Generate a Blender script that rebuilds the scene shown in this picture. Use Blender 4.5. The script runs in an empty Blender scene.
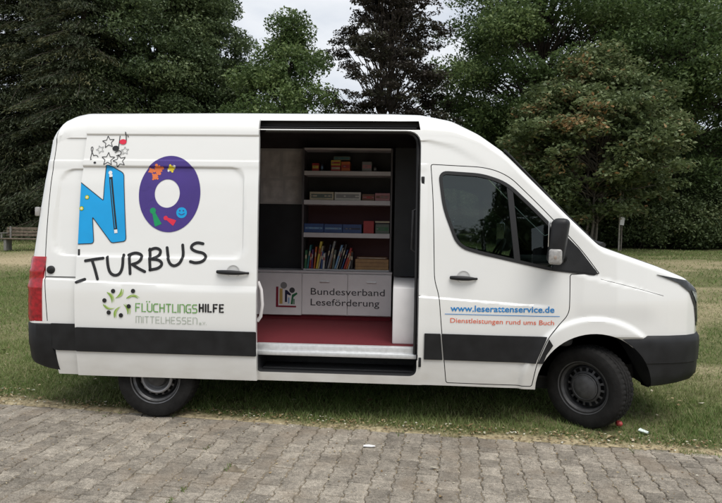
import bpy, bmesh, math, random
import numpy as np
from mathutils import Vector, Matrix
from mathutils.geometry import tessellate_polygon
random.seed(7)
RS = np.random.RandomState(11)
scene = bpy.context.scene
COL = scene.collection
PI = math.pi

# ------------------------------------------------------------------ materials
def new_mat(name):
    m = bpy.data.materials.new(name); m.use_nodes = True
    return m, m.node_tree, m.node_tree.nodes['Principled BSDF']

def mat(name, col, rough=0.6, metal=0.0, coat=0.0, var=0.0, vscale=8.0, bump=0.0, bscale=60.0, spec=0.5, trans=0.0, emit=None):
    m, nt, b = new_mat(name)
    b.inputs['Base Color'].default_value = (*col, 1)
    b.inputs['Roughness'].default_value = rough
    b.inputs['Metallic'].default_value = metal
    b.inputs['Specular IOR Level'].default_value = spec
    b.inputs['Coat Weight'].default_value = coat
    b.inputs['Transmission Weight'].default_value = trans
    tc = nt.nodes.new('ShaderNodeTexCoord')
    if var > 0:
        n = nt.nodes.new('ShaderNodeTexNoise'); n.inputs['Scale'].default_value = vscale
        n.inputs['Detail'].default_value = 6
        nt.links.new(tc.outputs['Object'], n.inputs['Vector'])
        mr = nt.nodes.new('ShaderNodeMapRange')
        mr.inputs['From Min'].default_value = 0.3; mr.inputs['From Max'].default_value = 0.7
        mr.inputs['To Min'].default_value = 1 - var; mr.inputs['To Max'].default_value = 1 + var
        nt.links.new(n.outputs['Fac'], mr.inputs['Value'])
        mx = nt.nodes.new('ShaderNodeVectorMath'); mx.operation = 'SCALE'
        mx.inputs[0].default_value = col
        nt.links.new(mr.outputs['Result'], mx.inputs['Scale'])
        nt.links.new(mx.outputs['Vector'], b.inputs['Base Color'])
    if bump > 0:
        n2 = nt.nodes.new('ShaderNodeTexNoise'); n2.inputs['Scale'].default_value = bscale
        n2.inputs['Detail'].default_value = 4
        nt.links.new(tc.outputs['Object'], n2.inputs['Vector'])
        bp = nt.nodes.new('ShaderNodeBump'); bp.inputs['Strength'].default_value = bump
        bp.inputs['Distance'].default_value = 0.01
        nt.links.new(n2.outputs['Fac'], bp.inputs['Height'])
        nt.links.new(bp.outputs['Normal'], b.inputs['Normal'])
    return m

def tint_mat(name, ramp, rough=0.6, trans=0.0, spec=0.3, k=1.0):
    ramp = [(q, tuple(min(.6, v * k) for v in c)) for q, c in ramp]
    """colour taken from the per-leaf 'tint' attribute through a ramp"""
    m, nt, b = new_mat(name)
    at = nt.nodes.new('ShaderNodeAttribute'); at.attribute_name = 'tint'
    cr = nt.nodes.new('ShaderNodeValToRGB')
    els = cr.color_ramp.elements
    els[0].position = ramp[0][0]; els[0].color = (*ramp[0][1], 1)
    els[1].position = ramp[-1][0]; els[1].color = (*ramp[-1][1], 1)
    for p, c in ramp[1:-1]:
        e = els.new(p); e.color = (*c, 1)
    nt.links.new(at.outputs['Fac'], cr.inputs['Fac'])
    nt.links.new(cr.outputs['Color'], b.inputs['Base Color'])
    b.inputs['Roughness'].default_value = rough
    b.inputs['Specular IOR Level'].default_value = spec
    if trans > 0:
        out = nt.nodes['Material Output']
        tr = nt.nodes.new('ShaderNodeBsdfTranslucent')
        nt.links.new(cr.outputs['Color'], tr.inputs['Color'])
        mx = nt.nodes.new('ShaderNodeMixShader'); mx.inputs[0].default_value = trans
        nt.links.new(b.outputs[0], mx.inputs[1]); nt.links.new(tr.outputs[0], mx.inputs[2])
        nt.links.new(mx.outputs[0], out.inputs['Surface'])
    return m

def paint_mat():
    m, nt, b = new_mat('white_paint')
    b.inputs['Roughness'].default_value = 0.28
    b.inputs['Coat Weight'].default_value = 1.0; b.inputs['Coat Roughness'].default_value = 0.04
    tc = nt.nodes.new('ShaderNodeTexCoord')
    sp = nt.nodes.new('ShaderNodeSeparateXYZ'); nt.links.new(tc.outputs['Object'], sp.inputs[0])
    n = nt.nodes.new('ShaderNodeTexNoise'); n.inputs['Scale'].default_value = 5; n.inputs['Detail'].default_value = 8
    mp = nt.nodes.new('ShaderNodeMapping'); mp.inputs['Scale'].default_value = (0.7, 0.7, 1.6)
    nt.links.new(tc.outputs['Object'], mp.inputs[0]); nt.links.new(mp.outputs[0], n.inputs['Vector'])
    # road dust: thick near the sill, thinning with height, broken by noise
    mr = nt.nodes.new('ShaderNodeMapRange'); mr.inputs['From Min'].default_value = 0.3; mr.inputs['From Max'].default_value = 0.75
    mr.inputs['To Min'].default_value = 0.95; mr.inputs['To Max'].default_value = 0.07
    nt.links.new(sp.outputs['Z'], mr.inputs['Value'])
    mu = nt.nodes.new('ShaderNodeMath'); mu.operation = 'MULTIPLY'
    nt.links.new(mr.outputs[0], mu.inputs[0]); nt.links.new(n.outputs['Fac'], mu.inputs[1])
    mx = nt.nodes.new('ShaderNodeMix'); mx.data_type = 'RGBA'
    mx.inputs['A'].default_value = (0.80, 0.805, 0.79, 1); mx.inputs['B'].default_value = (0.42, 0.38, 0.32, 1)
    nt.links.new(mu.outputs[0], mx.inputs['Factor'])
    nt.links.new(mx.outputs['Result'], b.inputs['Base Color'])
    mr2 = nt.nodes.new('ShaderNodeMapRange'); mr2.inputs['To Min'].default_value = 0.24; mr2.inputs['To Max'].default_value = 0.42
    nt.links.new(n.outputs['Fac'], mr2.inputs['Value']); nt.links.new(mr2.outputs[0], b.inputs['Roughness'])
    return m

M = {}
M['paint'] = paint_mat()
M['plastic'] = mat('black_plastic', (0.013, 0.0135, 0.015), 0.5, spec=.35, var=0.35, vscale=9, bump=0.15, bscale=400)
M['rubber'] = mat('tyre_rubber', (0.014, 0.0135, 0.013), 0.85, var=0.35, vscale=14, bump=0.3, bscale=120, spec=.2)
M['seal'] = mat('seal_rubber', (0.010, 0.010, 0.011), 0.5)
M['gap'] = mat('seam_shadow_gap', (0.03, 0.03, 0.03), 0.8)
M['steel'] = mat('rim_steel', (0.11, 0.11, 0.113), 0.45, metal=0.6, var=0.3, vscale=20)
M['rim_dark'] = mat('rim_dark', (0.065, 0.065, 0.067), 0.55, metal=0.3, var=0.3, vscale=20)
M['opening_grey'] = mat('flange_grey', (.22, .22, .22), .5)
M['liner_side'] = mat('shelf_side', (.10, .09, .095), .5)
M['alu'] = mat('aluminium_rail', (0.68, 0.69, 0.70), 0.4, metal=0.45, var=0.1, vscale=30)
M['black'] = mat('interior_black', (0.016, 0.017, 0.020), 0.55, var=0.3, vscale=6)
M['liner'] = mat('interior_liner', (0.030, 0.028, 0.030), 0.7, var=0.3, vscale=5)
M['carpet'] = mat('red_carpet', (0.125, 0.008, 0.014), 0.95, var=0.15, vscale=30, bump=0.4, bscale=500)
M['cab_white'] = mat('cabinet_laminate', (0.76, 0.74, 0.74), 0.45, var=0.04)
M['shelf_wood'] = mat('shelf_laminate', (0.60, 0.58, 0.59), 0.5, var=0.05)
M['wood'] = mat('box_wood', (0.36, 0.21, 0.09), 0.6, var=0.2, vscale=20)
M['shelf_back'] = mat('shelf_back_brown', (0.085, 0.030, 0.034), 0.7)
M['lamp_red'] = mat('tail_lamp_red', (0.34, 0.006, 0.014), 0.15, coat=0.6, var=0.45, vscale=30)
M['lamp_clear'] = mat('lamp_clear', (0.34, 0.33, 0.32), 0.15, coat=0.6, var=0.2, vscale=60)
M['lamp_orange'] = mat('lamp_orange', (0.33, 0.27, 0.23), 0.2, coat=0.5)
M['headlamp'] = mat('headlamp_lens', (0.035, 0.038, 0.04), 0.2, spec=.3, coat=0.15, var=0.4, vscale=30)
M['lens'] = mat('headlamp_glass', (0.24, 0.27, 0.27), 0.1, coat=1.0, var=.5, vscale=45)
M['chrome'] = mat('chrome', (0.6, 0.6, 0.6), 0.12, metal=1.0)
M['step'] = mat('step_tread', (0.025, 0.026, 0.028), 0.6, bump=0.8, bscale=160)
M['decal_black'] = mat('decal_black', (0.012, 0.012, 0.014), 0.4)
M['decal_blue'] = mat('decal_blue', (0.0, 0.33, 0.72), 0.35, var=0.06, vscale=5)
M['decal_blue2'] = mat('decal_light_blue', (0.0, 0.33, 0.68), 0.35)
M['decal_purple'] = mat('decal_purple', (0.055, 0.028, 0.21), 0.35, var=0.08, vscale=5)
M['decal_orange'] = mat('decal_orange', (0.72, 0.18, 0.05), 0.4)
M['decal_yellow'] = mat('decal_yellow', (0.75, 0.60, 0.03), 0.4)
M['decal_green'] = mat('decal_green', (0.0, 0.28, 0.10), 0.4)
M['decal_red'] = mat('decal_red', (0.68, 0.02, 0.06), 0.4)
M['decal_white'] = mat('decal_white', (0.78, 0.78, 0.78), 0.4)
M['decal_grey'] = mat('decal_grey', (0.36, 0.37, 0.37), 0.4)
M['decal_pale'] = mat('decal_pale_green_grey', (0.40, 0.45, 0.38), 0.4)
M['decal_lime'] = mat('decal_lime', (0.24, 0.40, 0.06), 0.4)
M['decal_lime2'] = mat('decal_pale_lime', (0.42, 0.55, 0.18), 0.4)
M['decal_leaf'] = mat('decal_letter_green', (0.16, 0.36, 0.10), 0.4)
M['url_blue'] = mat('decal_url_blue', (0.02, 0.22, 0.55), 0.4)
M['url_red'] = mat('decal_url_red', (0.72, 0.16, 0.09), 0.4)
M['text_grey'] = mat('cabinet_text', (0.05, 0.05, 0.055), 0.5)
M['logo_red'] = mat('logo_dark_red', (0.22, 0.01, 0.03), 0.5)
M['logo_yellow'] = mat('logo_ochre', (0.50, 0.34, 0.10), 0.5)
M['logo_navy'] = mat('logo_navy', (0.012, 0.014, 0.05), 0.5)
M['logo_green'] = mat('logo_green', (0.01, 0.14, 0.05), 0.5)
M['logo_grey'] = mat('logo_grey', (0.22, 0.22, 0.22), 0.5)
M['logo_sky'] = mat('logo_sky', (0.25, 0.40, 0.60), 0.5)
M['board_grey'] = mat('pin_board_grey', (0.52, 0.51, 0.50), 0.7, var=0.12, vscale=9)
M['dash'] = mat('dashboard', (0.035, 0.036, 0.040), 0.6, var=0.2, vscale=9)
M['seat'] = mat('seat_fabric', (0.030, 0.032, 0.038), 0.9, var=0.2, vscale=40)

def glass_mat(name, tint, refl_rough=0.02):
    m, nt, b = new_mat(name)
    out = nt.nodes['Material Output']; nt.nodes.remove(b)
    tr = nt.nodes.new('ShaderNodeBsdfTransparent'); tr.inputs['Color'].default_value = (*tint, 1)
    gl = nt.nodes.new('ShaderNodeBsdfGlossy'); gl.inputs['Roughness'].default_value = refl_rough
    gl.inputs['Color'].default_value = (0.9, 1.0, 0.97, 1)
    fr = nt.nodes.new('ShaderNodeFresnel'); fr.inputs['IOR'].default_value = 1.75
    mx = nt.nodes.new('ShaderNodeMixShader')
    nt.links.new(fr.outputs[0], mx.inputs[0]); nt.links.new(tr.outputs[0], mx.inputs[1]); nt.links.new(gl.outputs[0], mx.inputs[2])
    nt.links.new(mx.outputs[0], out.inputs['Surface'])
    return m
M['glass'] = glass_mat('tinted_glass', (0.42, 0.50, 0.48))
M['screen_glass'] = glass_mat('windscreen_glass', (0.38, 0.46, 0.44))

# ------------------------------------------------------------------ object helpers
def tag(o, label=None, cat=None, group=None, kind=None):
    if label: o['label'] = label
    if cat: o['category'] = cat
    if group: o['group'] = group
    if kind: o['kind'] = kind
    return o

def empty(name, loc=(0, 0, 0), rz=0):
    o = bpy.data.objects.new(name, None); o.location = loc; o.rotation_euler = (0, 0, rz)
    o.empty_display_size = 0.2
    COL.objects.link(o); return o

def link(name, me, mats, parent=None):
    o = bpy.data.objects.new(name, me)
    if mats is not None:
        if not isinstance(mats, (list, tuple)): mats = [mats]
        for m in mats: me.materials.append(m)
    COL.objects.link(o)
    if parent: o.parent = parent
    return o

def sharp(me, ang=30):
    for p in me.polygons: p.use_smooth = True
    me.set_sharp_from_angle(angle=math.radians(ang))

def obj(name, bm, mats, parent=None, smooth=None, doubles=False):
    me = bpy.data.meshes.new(name)
    if doubles: bmesh.ops.remove_doubles(bm, verts=bm.verts, dist=1e-5)
    bmesh.ops.recalc_face_normals(bm, faces=bm.faces)
    bm.to_mesh(me); bm.free()
    if smooth: sharp(me, smooth)
    return link(name, me, mats, parent)

def box(bm, x0, x1, y0, y1, z0, z1, bev=0.0, mi=0, seg=2, mtx=None):
    tmp = bmesh.new()
    r = bmesh.ops.create_cube(tmp, size=1.0)
    for v in tmp.verts:
        v.co = Vector(((x0 + x1) / 2 + v.co.x * (x1 - x0), (y0 + y1) / 2 + v.co.y * (y1 - y0), (z0 + z1) / 2 + v.co.z * (z1 - z0)))
    if bev > 0:
        bmesh.ops.bevel(tmp, geom=list(tmp.edges), offset=bev, segments=seg, profile=0.5, affect='EDGES')
    if mtx is not None: bmesh.ops.transform(tmp, matrix=mtx, verts=tmp.verts)
    merge(bm, tmp, mi)
    return bm

def merge(bm, tmp, mi=0):
    vs = [bm.verts.new(v.co) for v in tmp.verts]
    tmp.verts.index_update()
    for f in tmp.faces:
        try:
            nf = bm.faces.new([vs[v.index] for v in f.verts]); nf.material_index = mi; nf.smooth = f.smooth
        except ValueError: pass
    tmp.free()

def tube(bm, pts, radii, seg=10, mi=0, cap=True):
    pts = [Vector(p) for p in pts]
    if not isinstance(radii, (list, tuple)): radii = [radii] * len(pts)
    rings = []
    up = Vector((0.13, 0.31, 0.94))
    for i, p in enumerate(pts):
        d = (pts[min(i + 1, len(pts) - 1)] - pts[max(i - 1, 0)])
        if d.length < 1e-9: d = Vector((0, 0, 1))
        d.normalize()
        a = d.cross(up)
        if a.length < 0.05: a = d.cross(Vector((1, 0, 0)))
        a.normalize(); b = d.cross(a)
        rings.append([bm.verts.new(p + (a * math.cos(t) + b * math.sin(t)) * radii[i]) for t in [2 * PI * k / seg for k in range(seg)]])
    for i in range(len(rings) - 1):
        for k in range(seg):
            f = bm.faces.new((rings[i][k], rings[i][(k + 1) % seg], rings[i + 1][(k + 1) % seg], rings[i + 1][k])); f.material_index = mi
    if cap:
        f = bm.faces.new(rings[0]); f.material_index = mi
        f = bm.faces.new(rings[-1][::-1]); f.material_index = mi

def lathe(bm, prof, seg=64, mi=0, mtx=None, skip=None, rmod=None):
    """profile of (radius, y) round the y axis"""
    rings = []
    for j, (r, y) in enumerate(prof):
        ring = []
        for k in range(seg):
            a = 2 * PI * k / seg
            rr = r + (rmod(j, k) if rmod else 0)
            co = Vector((rr * math.cos(a), y, rr * math.sin(a)))
            if mtx is not None: co = mtx @ co
            ring.append(bm.verts.new(co))
        rings.append(ring)
    for j in range(len(rings) - 1):
        for k in range(seg):
            if skip and skip(j, k): continue
            f = bm.faces.new((rings[j][k], rings[j + 1][k], rings[j + 1][(k + 1) % seg], rings[j][(k + 1) % seg])); f.material_index = mi
            f.smooth = True

def sstep(t):
    t = min(1.0, max(0.0, t)); return t * t * (3 - 2 * t)

# ------------------------------------------------------------------ van surface
_z = np.arange(0.2, 2.85, 0.01)
_y = np.interp(_z, [.2, .3, .5, .8, 1.1, 1.4, 1.8, 2.2, 2.45, 2.8], [.07, .05, .02, 0, 0, .03, .07, .12, .165, .25])
_k = np.hanning(25); _k /= _k.sum()
_y = np.convolve(np.pad(_y, 12, mode='edge'), _k, mode='valid')
def Ys(z): return float(np.interp(z, _z, _y))
def NX(x): return x + .13 * sstep((x - 4.1) / .45)
XR = -1.11
HX = [-1.11, -1.085, -1.02, -.93, -.79, 0.5, 2.05, 2.29, 2.56, 2.78, 3.0, 3.17, 3.51, 3.78, 3.86, 4.1, 4.27, 4.42, 4.52, 4.58, 4.62, 4.64, 4.65]
HZ = [2.50, 2.575, 2.635, 2.67, 2.69, 2.70, 2.70, 2.685, 2.62, 2.50, 2.34, 2.165, 1.82, 1.565, 1.535, 1.455, 1.385, 1.305, 1.225, 1.15, 1.06, .97, .88]
HX = [NX(x) for x in HX]
_hx = np.arange(-1.2, 4.85, 0.01); _hz = np.interp(_hx, HX, HZ)
_k2 = np.hanning(13); _k2 /= _k2.sum()
_hs = np.convolve(np.pad(_hz, 6, mode='edge'), _k2, mode='valid')
_hs = np.where(_hx > 4.58, _hz, _hs); _hs = np.where(_hx < -1.0, _hz, _hs)
def H(x): return float(np.interp(x, _hx, _hs))
def CZ(x): return float(np.interp(x, [2.1, 2.8, 3.5, 3.9], [.25, .10, .08, .06]))
def CY(x): return float(np.interp(x, [2.1, 2.8, 3.5, 3.9], [.30, .12, .09, .09]))
WX = [NX(x) for x in (3.9, 4.15, 4.3, 4.42, 4.5, 4.56, 4.60, 4.63, 4.645, 4.65)]
WY = [0, .025, .065, .125, .20, .30, .42, .60, .78, .90]
def W(x):
    if x < XR + .10:
        t = min(1.0, (XR + .10 - x) / .10); return .10 * (1 - math.sqrt(max(0, 1 - t * t)))
    return float(np.interp(x, WX, WY))
def lean(x, z):   # the rear end leans forward towards the roof
    return max(0.0, z - 1.2) * 0.10 * (1 - sstep((x - XR) / 0.6))
def rr_sdf(x, z, x0, x1, z0, z1, r):
    cx, cz = (x0 + x1) / 2, (z0 + z1) / 2
    dx, dz = abs(x - cx) - (x1 - x0) / 2 + r, abs(z - cz) - (z1 - z0) / 2 + r
    return math.hypot(max(dx, 0), max(dz, 0)) + min(max(dx, dz), 0) - r
AC = (3.745, 0.37)
def emboss(x, z, kind='body'):
    """inward depth of the pressed features of the side panels"""
    e = 0.0
    if kind == 'door' or x < 0.9:
        dz = 0.0
        s = (z - 1.8) * 0.045
        if kind == 'door': d = rr_sdf(x + (z - 1.8) * 0.03, z, -1.5, .80, 1.40, 2.17, .10)
        else: d = rr_sdf(x - s, z, -.86, 1.3, 1.40, 2.15, .13)
        e += 0.014 * sstep((-d + .008) / .016)
    if x < 2.33:
        zl = 2.43 if kind == 'body' else 2.455
        e += 0.010 * sstep((zl - z) / .012) * sstep((z - 2.0) / .2)
        e -= 0.005 * sstep((2.235 - z) / .012) * sstep((z - 2.14) / .06)
        zc = 1.195 - 0.025 * (x + .6)
    elif x < 3.3:
        zr = H(x) - 0.245
        e += 0.010 * sstep((zr - z + .02) / .04) * (1 - sstep((x - 2.5) / .5))
        zc = 1.115 - 0.055 * (x - 2.4)
    else: zc = 1.065
    if x < 3.45: e -= 0.012 * sstep((zc - z) / .014) * sstep((z - .5) / .4) * (1 - sstep((x - 3.25) / .18))
    if x > 3.55:
        zf = 1.305 - 0.245 * (x - 3.74)
        e -= 0.010 * sstep((zf - z) / .014) * (1 - sstep((x - 4.15) / .15)) * sstep((x - 3.55) / .1) * sstep((z - .9) / .2)
    r = math.hypot(x - AC[0], z - AC[1])
    if kind == 'body' and r < .75:
        e -= 0.026 * (1 - sstep((r - .575) / .045)) * (1 if x < AC[0] else sstep((z - .79) / .04))
    return e
def side_y(x, z, kind='body'):
    xs = x - lean(x, z); h = H(xs); cz, cy = CZ(xs), CY(xs); zc = h - cz
    if z <= zc: return Ys(z) + W(xs) + emboss(x, z, kind)
    t = min(1.0, (z - zc) / cz)
    return Ys(zc) + W(xs) + cy * (1 - math.sqrt(max(0, 1 - t * t))) + emboss(x, z, kind)
WIDTH = 1.99
def hull(xs, zlist, inset=0.0, zfloor=None, emb=True, kh=1.0):
    """closed loft of the van's outer form (or, inset, of its cavity)"""
    bm = bmesh.new(); rings = []
    for x in xs:
        h = H(x) - inset * kh; cz, cy = CZ(x), CY(x); zc = h - cz
        half = []
        for z in zlist:
            z2 = min(z, zc); xx = x + lean(x, z2)
            half.append((xx, Ys(z2) + W(x) + inset + (emboss(xx, z2) if emb else 0), z2))
        y0 = Ys(zc) + W(x) + inset
        cyl = min(cy, max(0.02, 0.97 - y0))
        for k in range(1, 9):
            a = k * PI / 16
            zz = zc + cz * math.sin(a); half.append((x + lean(x, zz), y0 + cyl * (1 - math.cos(a)) + (emboss(x, zz) if emb else 0) * (1 - k / 8), zz))
        y1 = y0 + cyl
        crown = float(np.interp(x, [-1, 2.2, 3.0, 3.8, 4.3, 4.65], [.03, .03, .07, .05, .05, .03]))
        for k in range(1, 6):
            t = k / 6; y = y1 + (0.995 - y1) * t
            half.append((x + lean(x, h), y, h + crown * (1 - (1 - t) ** 2) * min(1, (0.995 - y1) / .5)))
        far = [(p[0], WIDTH - p[1], p[2]) for p in half[::-1]]
        mid = (half[-1][0], 0.995, half[-1][2] + .001)
        rings.append([bm.verts.new(p) for p in half + [mid] + far])
    n = len(rings[0])
    for a, b in zip(rings[:-1], rings[1:]):
        for k in range(n):
            try: bm.faces.new((a[k], b[k], b[(k + 1) % n], a[(k + 1) % n]))
            except ValueError: pass
    for r, s in ((rings[0], 1), (rings[-1], -1)):
        for k in range((n - 1) // 2):
            q = [r[k], r[k + 1], r[n - 2 - k], r[n - 1 - k]]
            if k + 1 == n - 2 - k: q = [r[k], r[k + 1], r[n - 1 - k]]
            try: bm.faces.new(q)
            except ValueError: pass
    bmesh.ops.remove_doubles(bm, verts=bm.verts, dist=2e-4)
    bmesh.ops.dissolve_degenerate(bm, edges=bm.edges, dist=1e-5)
    bmesh.ops.recalc_face_normals(bm, faces=bm.faces)
    return bm

def tess(polys, res):
    """polygons in x,z cut into a grid so that they can follow the curved side"""
    bm = bmesh.new()
    for poly in polys:
        vs = [bm.verts.new((p[0], 0, p[1])) for p in poly]
        if len(poly) <= 4: bm.faces.new(vs); continue
        for t in tessellate_polygon([[Vector((p[0], p[1], 0)) for p in poly]]):
            try: bm.faces.new([vs[k] for k in t])
            except ValueError: pass
    grid_cut(bm, res)
    zz_ = [v.co.z for v in bm.verts]
    for zf in (1.40, 2.17, 2.235, 2.455, 1.19):
        for d in (-.012, -.005, .003, .010):
            if min(zz_) < zf + d < max(zz_): bmesh.ops.bisect_plane(bm, geom=bm.verts[:] + bm.edges[:] + bm.faces[:], plane_co=(0, 0, zf + d), plane_no=(0, 0, 1), dist=1e-5)
    return bm
def grid_cut(bm, res, resz=None):
    resz = resz or res
    xs = [v.co.x for v in bm.verts]; zs = [v.co.z for v in bm.verts]
    x = math.ceil(min(xs) / res) * res
    while x < max(xs):
        bmesh.ops.bisect_plane(bm, geom=bm.verts[:] + bm.edges[:] + bm.faces[:], plane_co=(x, 0, 0), plane_no=(1, 0, 0), dist=1e-5); x += res
    z = math.ceil(min(zs) / resz) * resz
    while z < max(zs):
        bmesh.ops.bisect_plane(bm, geom=bm.verts[:] + bm.edges[:] + bm.faces[:], plane_co=(0, 0, z), plane_no=(0, 0, 1), dist=1e-5); z += resz

def drape(bm, off, kind='body', thick=0.0, base=0.0):
    """move flat x,z mesh onto the side surface, off metres proud; optional thickness"""
    if thick > 0:
        g = bmesh.ops.extrude_face_region(bm, geom=bm.faces[:])
        for v in g['geom']:
            if isinstance(v, bmesh.types.BMVert): v.co.y = -1.0
    for v in bm.verts:
        o = off if v.co.y < -.5 or thick == 0 else off - thick
        v.co.y = side_y(v.co.x, v.co.z, kind) - base - o
    return bm

def round_poly(pts, r, seg=6):
    out = []; n = len(pts)
    if not isinstance(r, (list, tuple)): r = [r] * n
    for i in range(n):
        p = Vector(pts[i]); a = (Vector(pts[i - 1]) - p); b = (Vector(pts[(i + 1) % n]) - p)
        rr = min(r[i], a.length * .49, b.length * .49)
        if rr < 1e-4: out.append(tuple(p)); continue
        a.normalize(); b.normalize()
        for k in range(seg + 1):
            t = k / seg
            q = (p + a * rr) * (1 - t) ** 2 + p * 2 * t * (1 - t) + (p + b * rr) * t * t
            out.append((q.x, q.y))
    return out
def offset_poly(pts, d):
    n = len(pts); out = []
    area = sum(pts[i - 1][0] * pts[i][1] - pts[i][0] * pts[i - 1][1] for i in range(n))
    s = 1 if area > 0 else -1
    for i in range(n):
        a = Vector(pts[i]) - Vector(pts[i - 1]); b = Vector(pts[(i + 1) % n]) - Vector(pts[i])
        if a.length < 1e-7: a = b
        if b.length < 1e-7: b = a
        na = Vector((a.y, -a.x)).normalized(); nb = Vector((b.y, -b.x)).normalized()
        m = na + nb
        if m.length < 1e-6: m = na
        m.normalize(); c = max(.4, m.dot(na))
        q = Vector(pts[i]) + m * (s * d / c); out.append((q.x, q.y))
    return out
def densify(pts, step, closed=True):
    out = []
    n = len(pts)
    for i in range(n if closed else n - 1):
        a = Vector(pts[i]); b = Vector(pts[(i + 1) % n]); k = max(1, int((b - a).length / step))
        for j in range(k): out.append(tuple(a + (b - a) * j / k))
    if not closed: out.append(tuple(pts[-1]))
    return out

def prism_cut(poly, y0, y1):
    bm = bmesh.new()
    a = [bm.verts.new((p[0], y0, p[1])) for p in poly]; b = [bm.verts.new((p[0], y1, p[1])) for p in poly]
    bm.faces.new(a); bm.faces.new(b[::-1])
    for i in range(len(a)):
        bm.faces.new((a[i - 1], b[i - 1], b[i], a[i]))
    bmesh.ops.recalc_face_normals(bm, faces=bm.faces)
    return bm

def seam_cut(bm, line, closed, width=0.007, depth=0.012):
    """narrow groove cutter that follows the side"""
    if not closed and len(line) > 3:
        v = [Vector(p) for p in line]
        for _ in range(3):
            q = [v[0]]
            for a_, c_ in zip(v[:-1], v[1:]): q += [a_ * .75 + c_ * .25, a_ * .25 + c_ * .75]
            v = q + [v[-1]]
        line = [tuple(p) for p in v]
    line = densify(line, 0.03, closed)
    if closed:
        o = offset_poly(line, width / 2); i_ = offset_poly(line, -width / 2)
    else:
        o, i_ = [], []
        for k, p in enumerate(line):
            d = Vector(line[min(k + 1, len(line) - 1)]) - Vector(line[max(k - 1, 0)]); nn = Vector((d.y, -d.x)).normalized() * width / 2
            o.append((p[0] + nn.x, p[1] + nn.y)); i_.append((p[0] - nn.x, p[1] - nn.y))
    rows = []
    for pts, dep in ((o, -.06), (i_, -.06), (i_, depth), (o, depth)):
        rows.append([bm.verts.new((p[0], side_y(p[0], p[1]) + dep, p[1])) for p in pts])
    n = len(line)
    for r in range(4):
        A, B = rows[r], rows[(r + 1) % 4]
        for k in range(n if closed else n - 1):
            bm.faces.new((A[k], A[(k + 1) % n], B[(k + 1) % n], B[k]))
    if not closed:
        bm.faces.new([rows[r][0] for r in range(4)]); bm.faces.new([rows[r][-1] for r in range(3, -1, -1)])

def boolean(target, bm, m, solver='EXACT', self_=False):
    me = bpy.data.meshes.new('cut'); bmesh.ops.recalc_face_normals(bm, faces=bm.faces); bm.to_mesh(me); bm.free(); me.materials.append(m)
    c = bpy.data.objects.new('cut', me); COL.objects.link(c)
    md = target.modifiers.new('b', 'BOOLEAN'); md.operation = 'DIFFERENCE'; md.object = c; md.solver = solver
    md.use_self = self_
    if hasattr(md, 'material_mode'): md.material_mode = 'TRANSFER'
    dg = bpy.context.evaluated_depsgraph_get(); dg.update()
    nm = bpy.data.meshes.new_from_object(target.evaluated_get(dg))
    old = target.data; target.modifiers.clear(); target.data = nm
    bpy.data.objects.remove(c); bpy.data.meshes.remove(me); bpy.data.meshes.remove(old)

van = empty('delivery_van', (0, 0, 0))
tag(van, 'white high-roof delivery van fitted out as a book bus with its sliding side door open', 'van')

xs = list(np.arange(XR, -.99, .012)) + list(np.arange(-.985, 3.05, .03)) + list(np.arange(3.05, 3.95, .014)) + [NX(x) for x in list(np.arange(3.95, 4.4, .014)) + list(np.arange(4.4, 4.60, .012)) + [4.60, 4.61, 4.62, 4.63, 4.637, 4.643, 4.648]]
zl = set(np.round(np.concatenate([np.arange(.36, 1.12, .014), np.arange(1.125, 2.47, .024)]), 3))
for f in (1.19, 1.4, 2.15, 2.235, 2.43, 1.10):
    for d in (-.018, -.009, -.004, 0, .004, .009, .018): zl.add(round(f + d, 3))
zl = sorted(zl)
bodybm = hull(xs, zl)
me = bpy.data.meshes.new('body'); bodybm.to_mesh(me); bodybm.free()
body = link('body', me, M['paint'], van)

DOOR = [(2.376, 2.225), (2.80, 2.205), (2.93, 2.175), (3.045, 2.115), (3.285, 1.884), (3.62, 1.53), (3.765, 1.335), (3.53, 1.325), (3.526, 1.00), (3.355, .80), (3.275, .60), (3.240, .385), (2.536, .385), (2.49, .80), (2.459, 1.13), (2.42, 1.25), (2.40, 1.92)]
DOOR = round_poly(DOOR, [.02, .2, .1, .1, .2, .15, .01, .02, .06, .05, .1, .02, .02, .1, .1, .1, .3], 5)
_d = [DOOR[0]]
for q_ in DOOR[1:]:
    if math.dist(q_, _d[-1]) > .006: _d.append(q_)
if math.dist(_d[0], _d[-1]) < .006: _d.pop()
DOOR = _d
WIN = round_poly([(2.461, 2.150), (2.80, 2.130), (3.00, 2.065), (3.22, 1.86), (3.62, 1.455), (3.725, 1.342), (3.37, 1.373), (2.80, 1.495), (2.62, 1.545), (2.50, 1.86)], [.06, .08, .10, .1, .04, 0.01, .05, .05, .10, .1])

# cavity (cargo and cab), openings, arches
cav = hull([-1.0, -.5, 0, 1, 2, 2.3, 2.5, 2.7, 2.9, 3.1, 3.3, 3.5, 3.62], [.665, .8, 1.1, 1.4, 1.8, 2.2, 2.45], inset=.06, emb=False)
boolean(body, cav, M['liner'])
boolean(body, prism_cut(round_poly([(.55, .572), (2.292, .572), (2.292, 2.512), (.55, 2.512)], [.01, .01, .13, .01]), -.1, .5), M['black'])
boolean(body, prism_cut(round_poly([(.93, .435), (2.285, .435), (2.285, .578), (.93, .578)], [.03, .07, .01, .01]), -.1, .38), M['step'])
boolean(body, prism_cut([(-.2, 2.520), (2.285, 2.520), (2.27, 2.602), (-.2, 2.602)], -.1, .30), M['black'])
boolean(body, prism_cut(WIN, -.2, .3), M['seal'])
boolean(body, prism_cut(WIN, 1.7, 2.2), M['seal'])
wsx = [3.02, 3.2, 3.4, 3.6, 3.76]
boolean(body, prism_cut([(x, H(x) + .2) for x in wsx] + [(x - .05, H(x) - .13) for x in wsx[::-1]], .20, 1.79), M['seal'])
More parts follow.
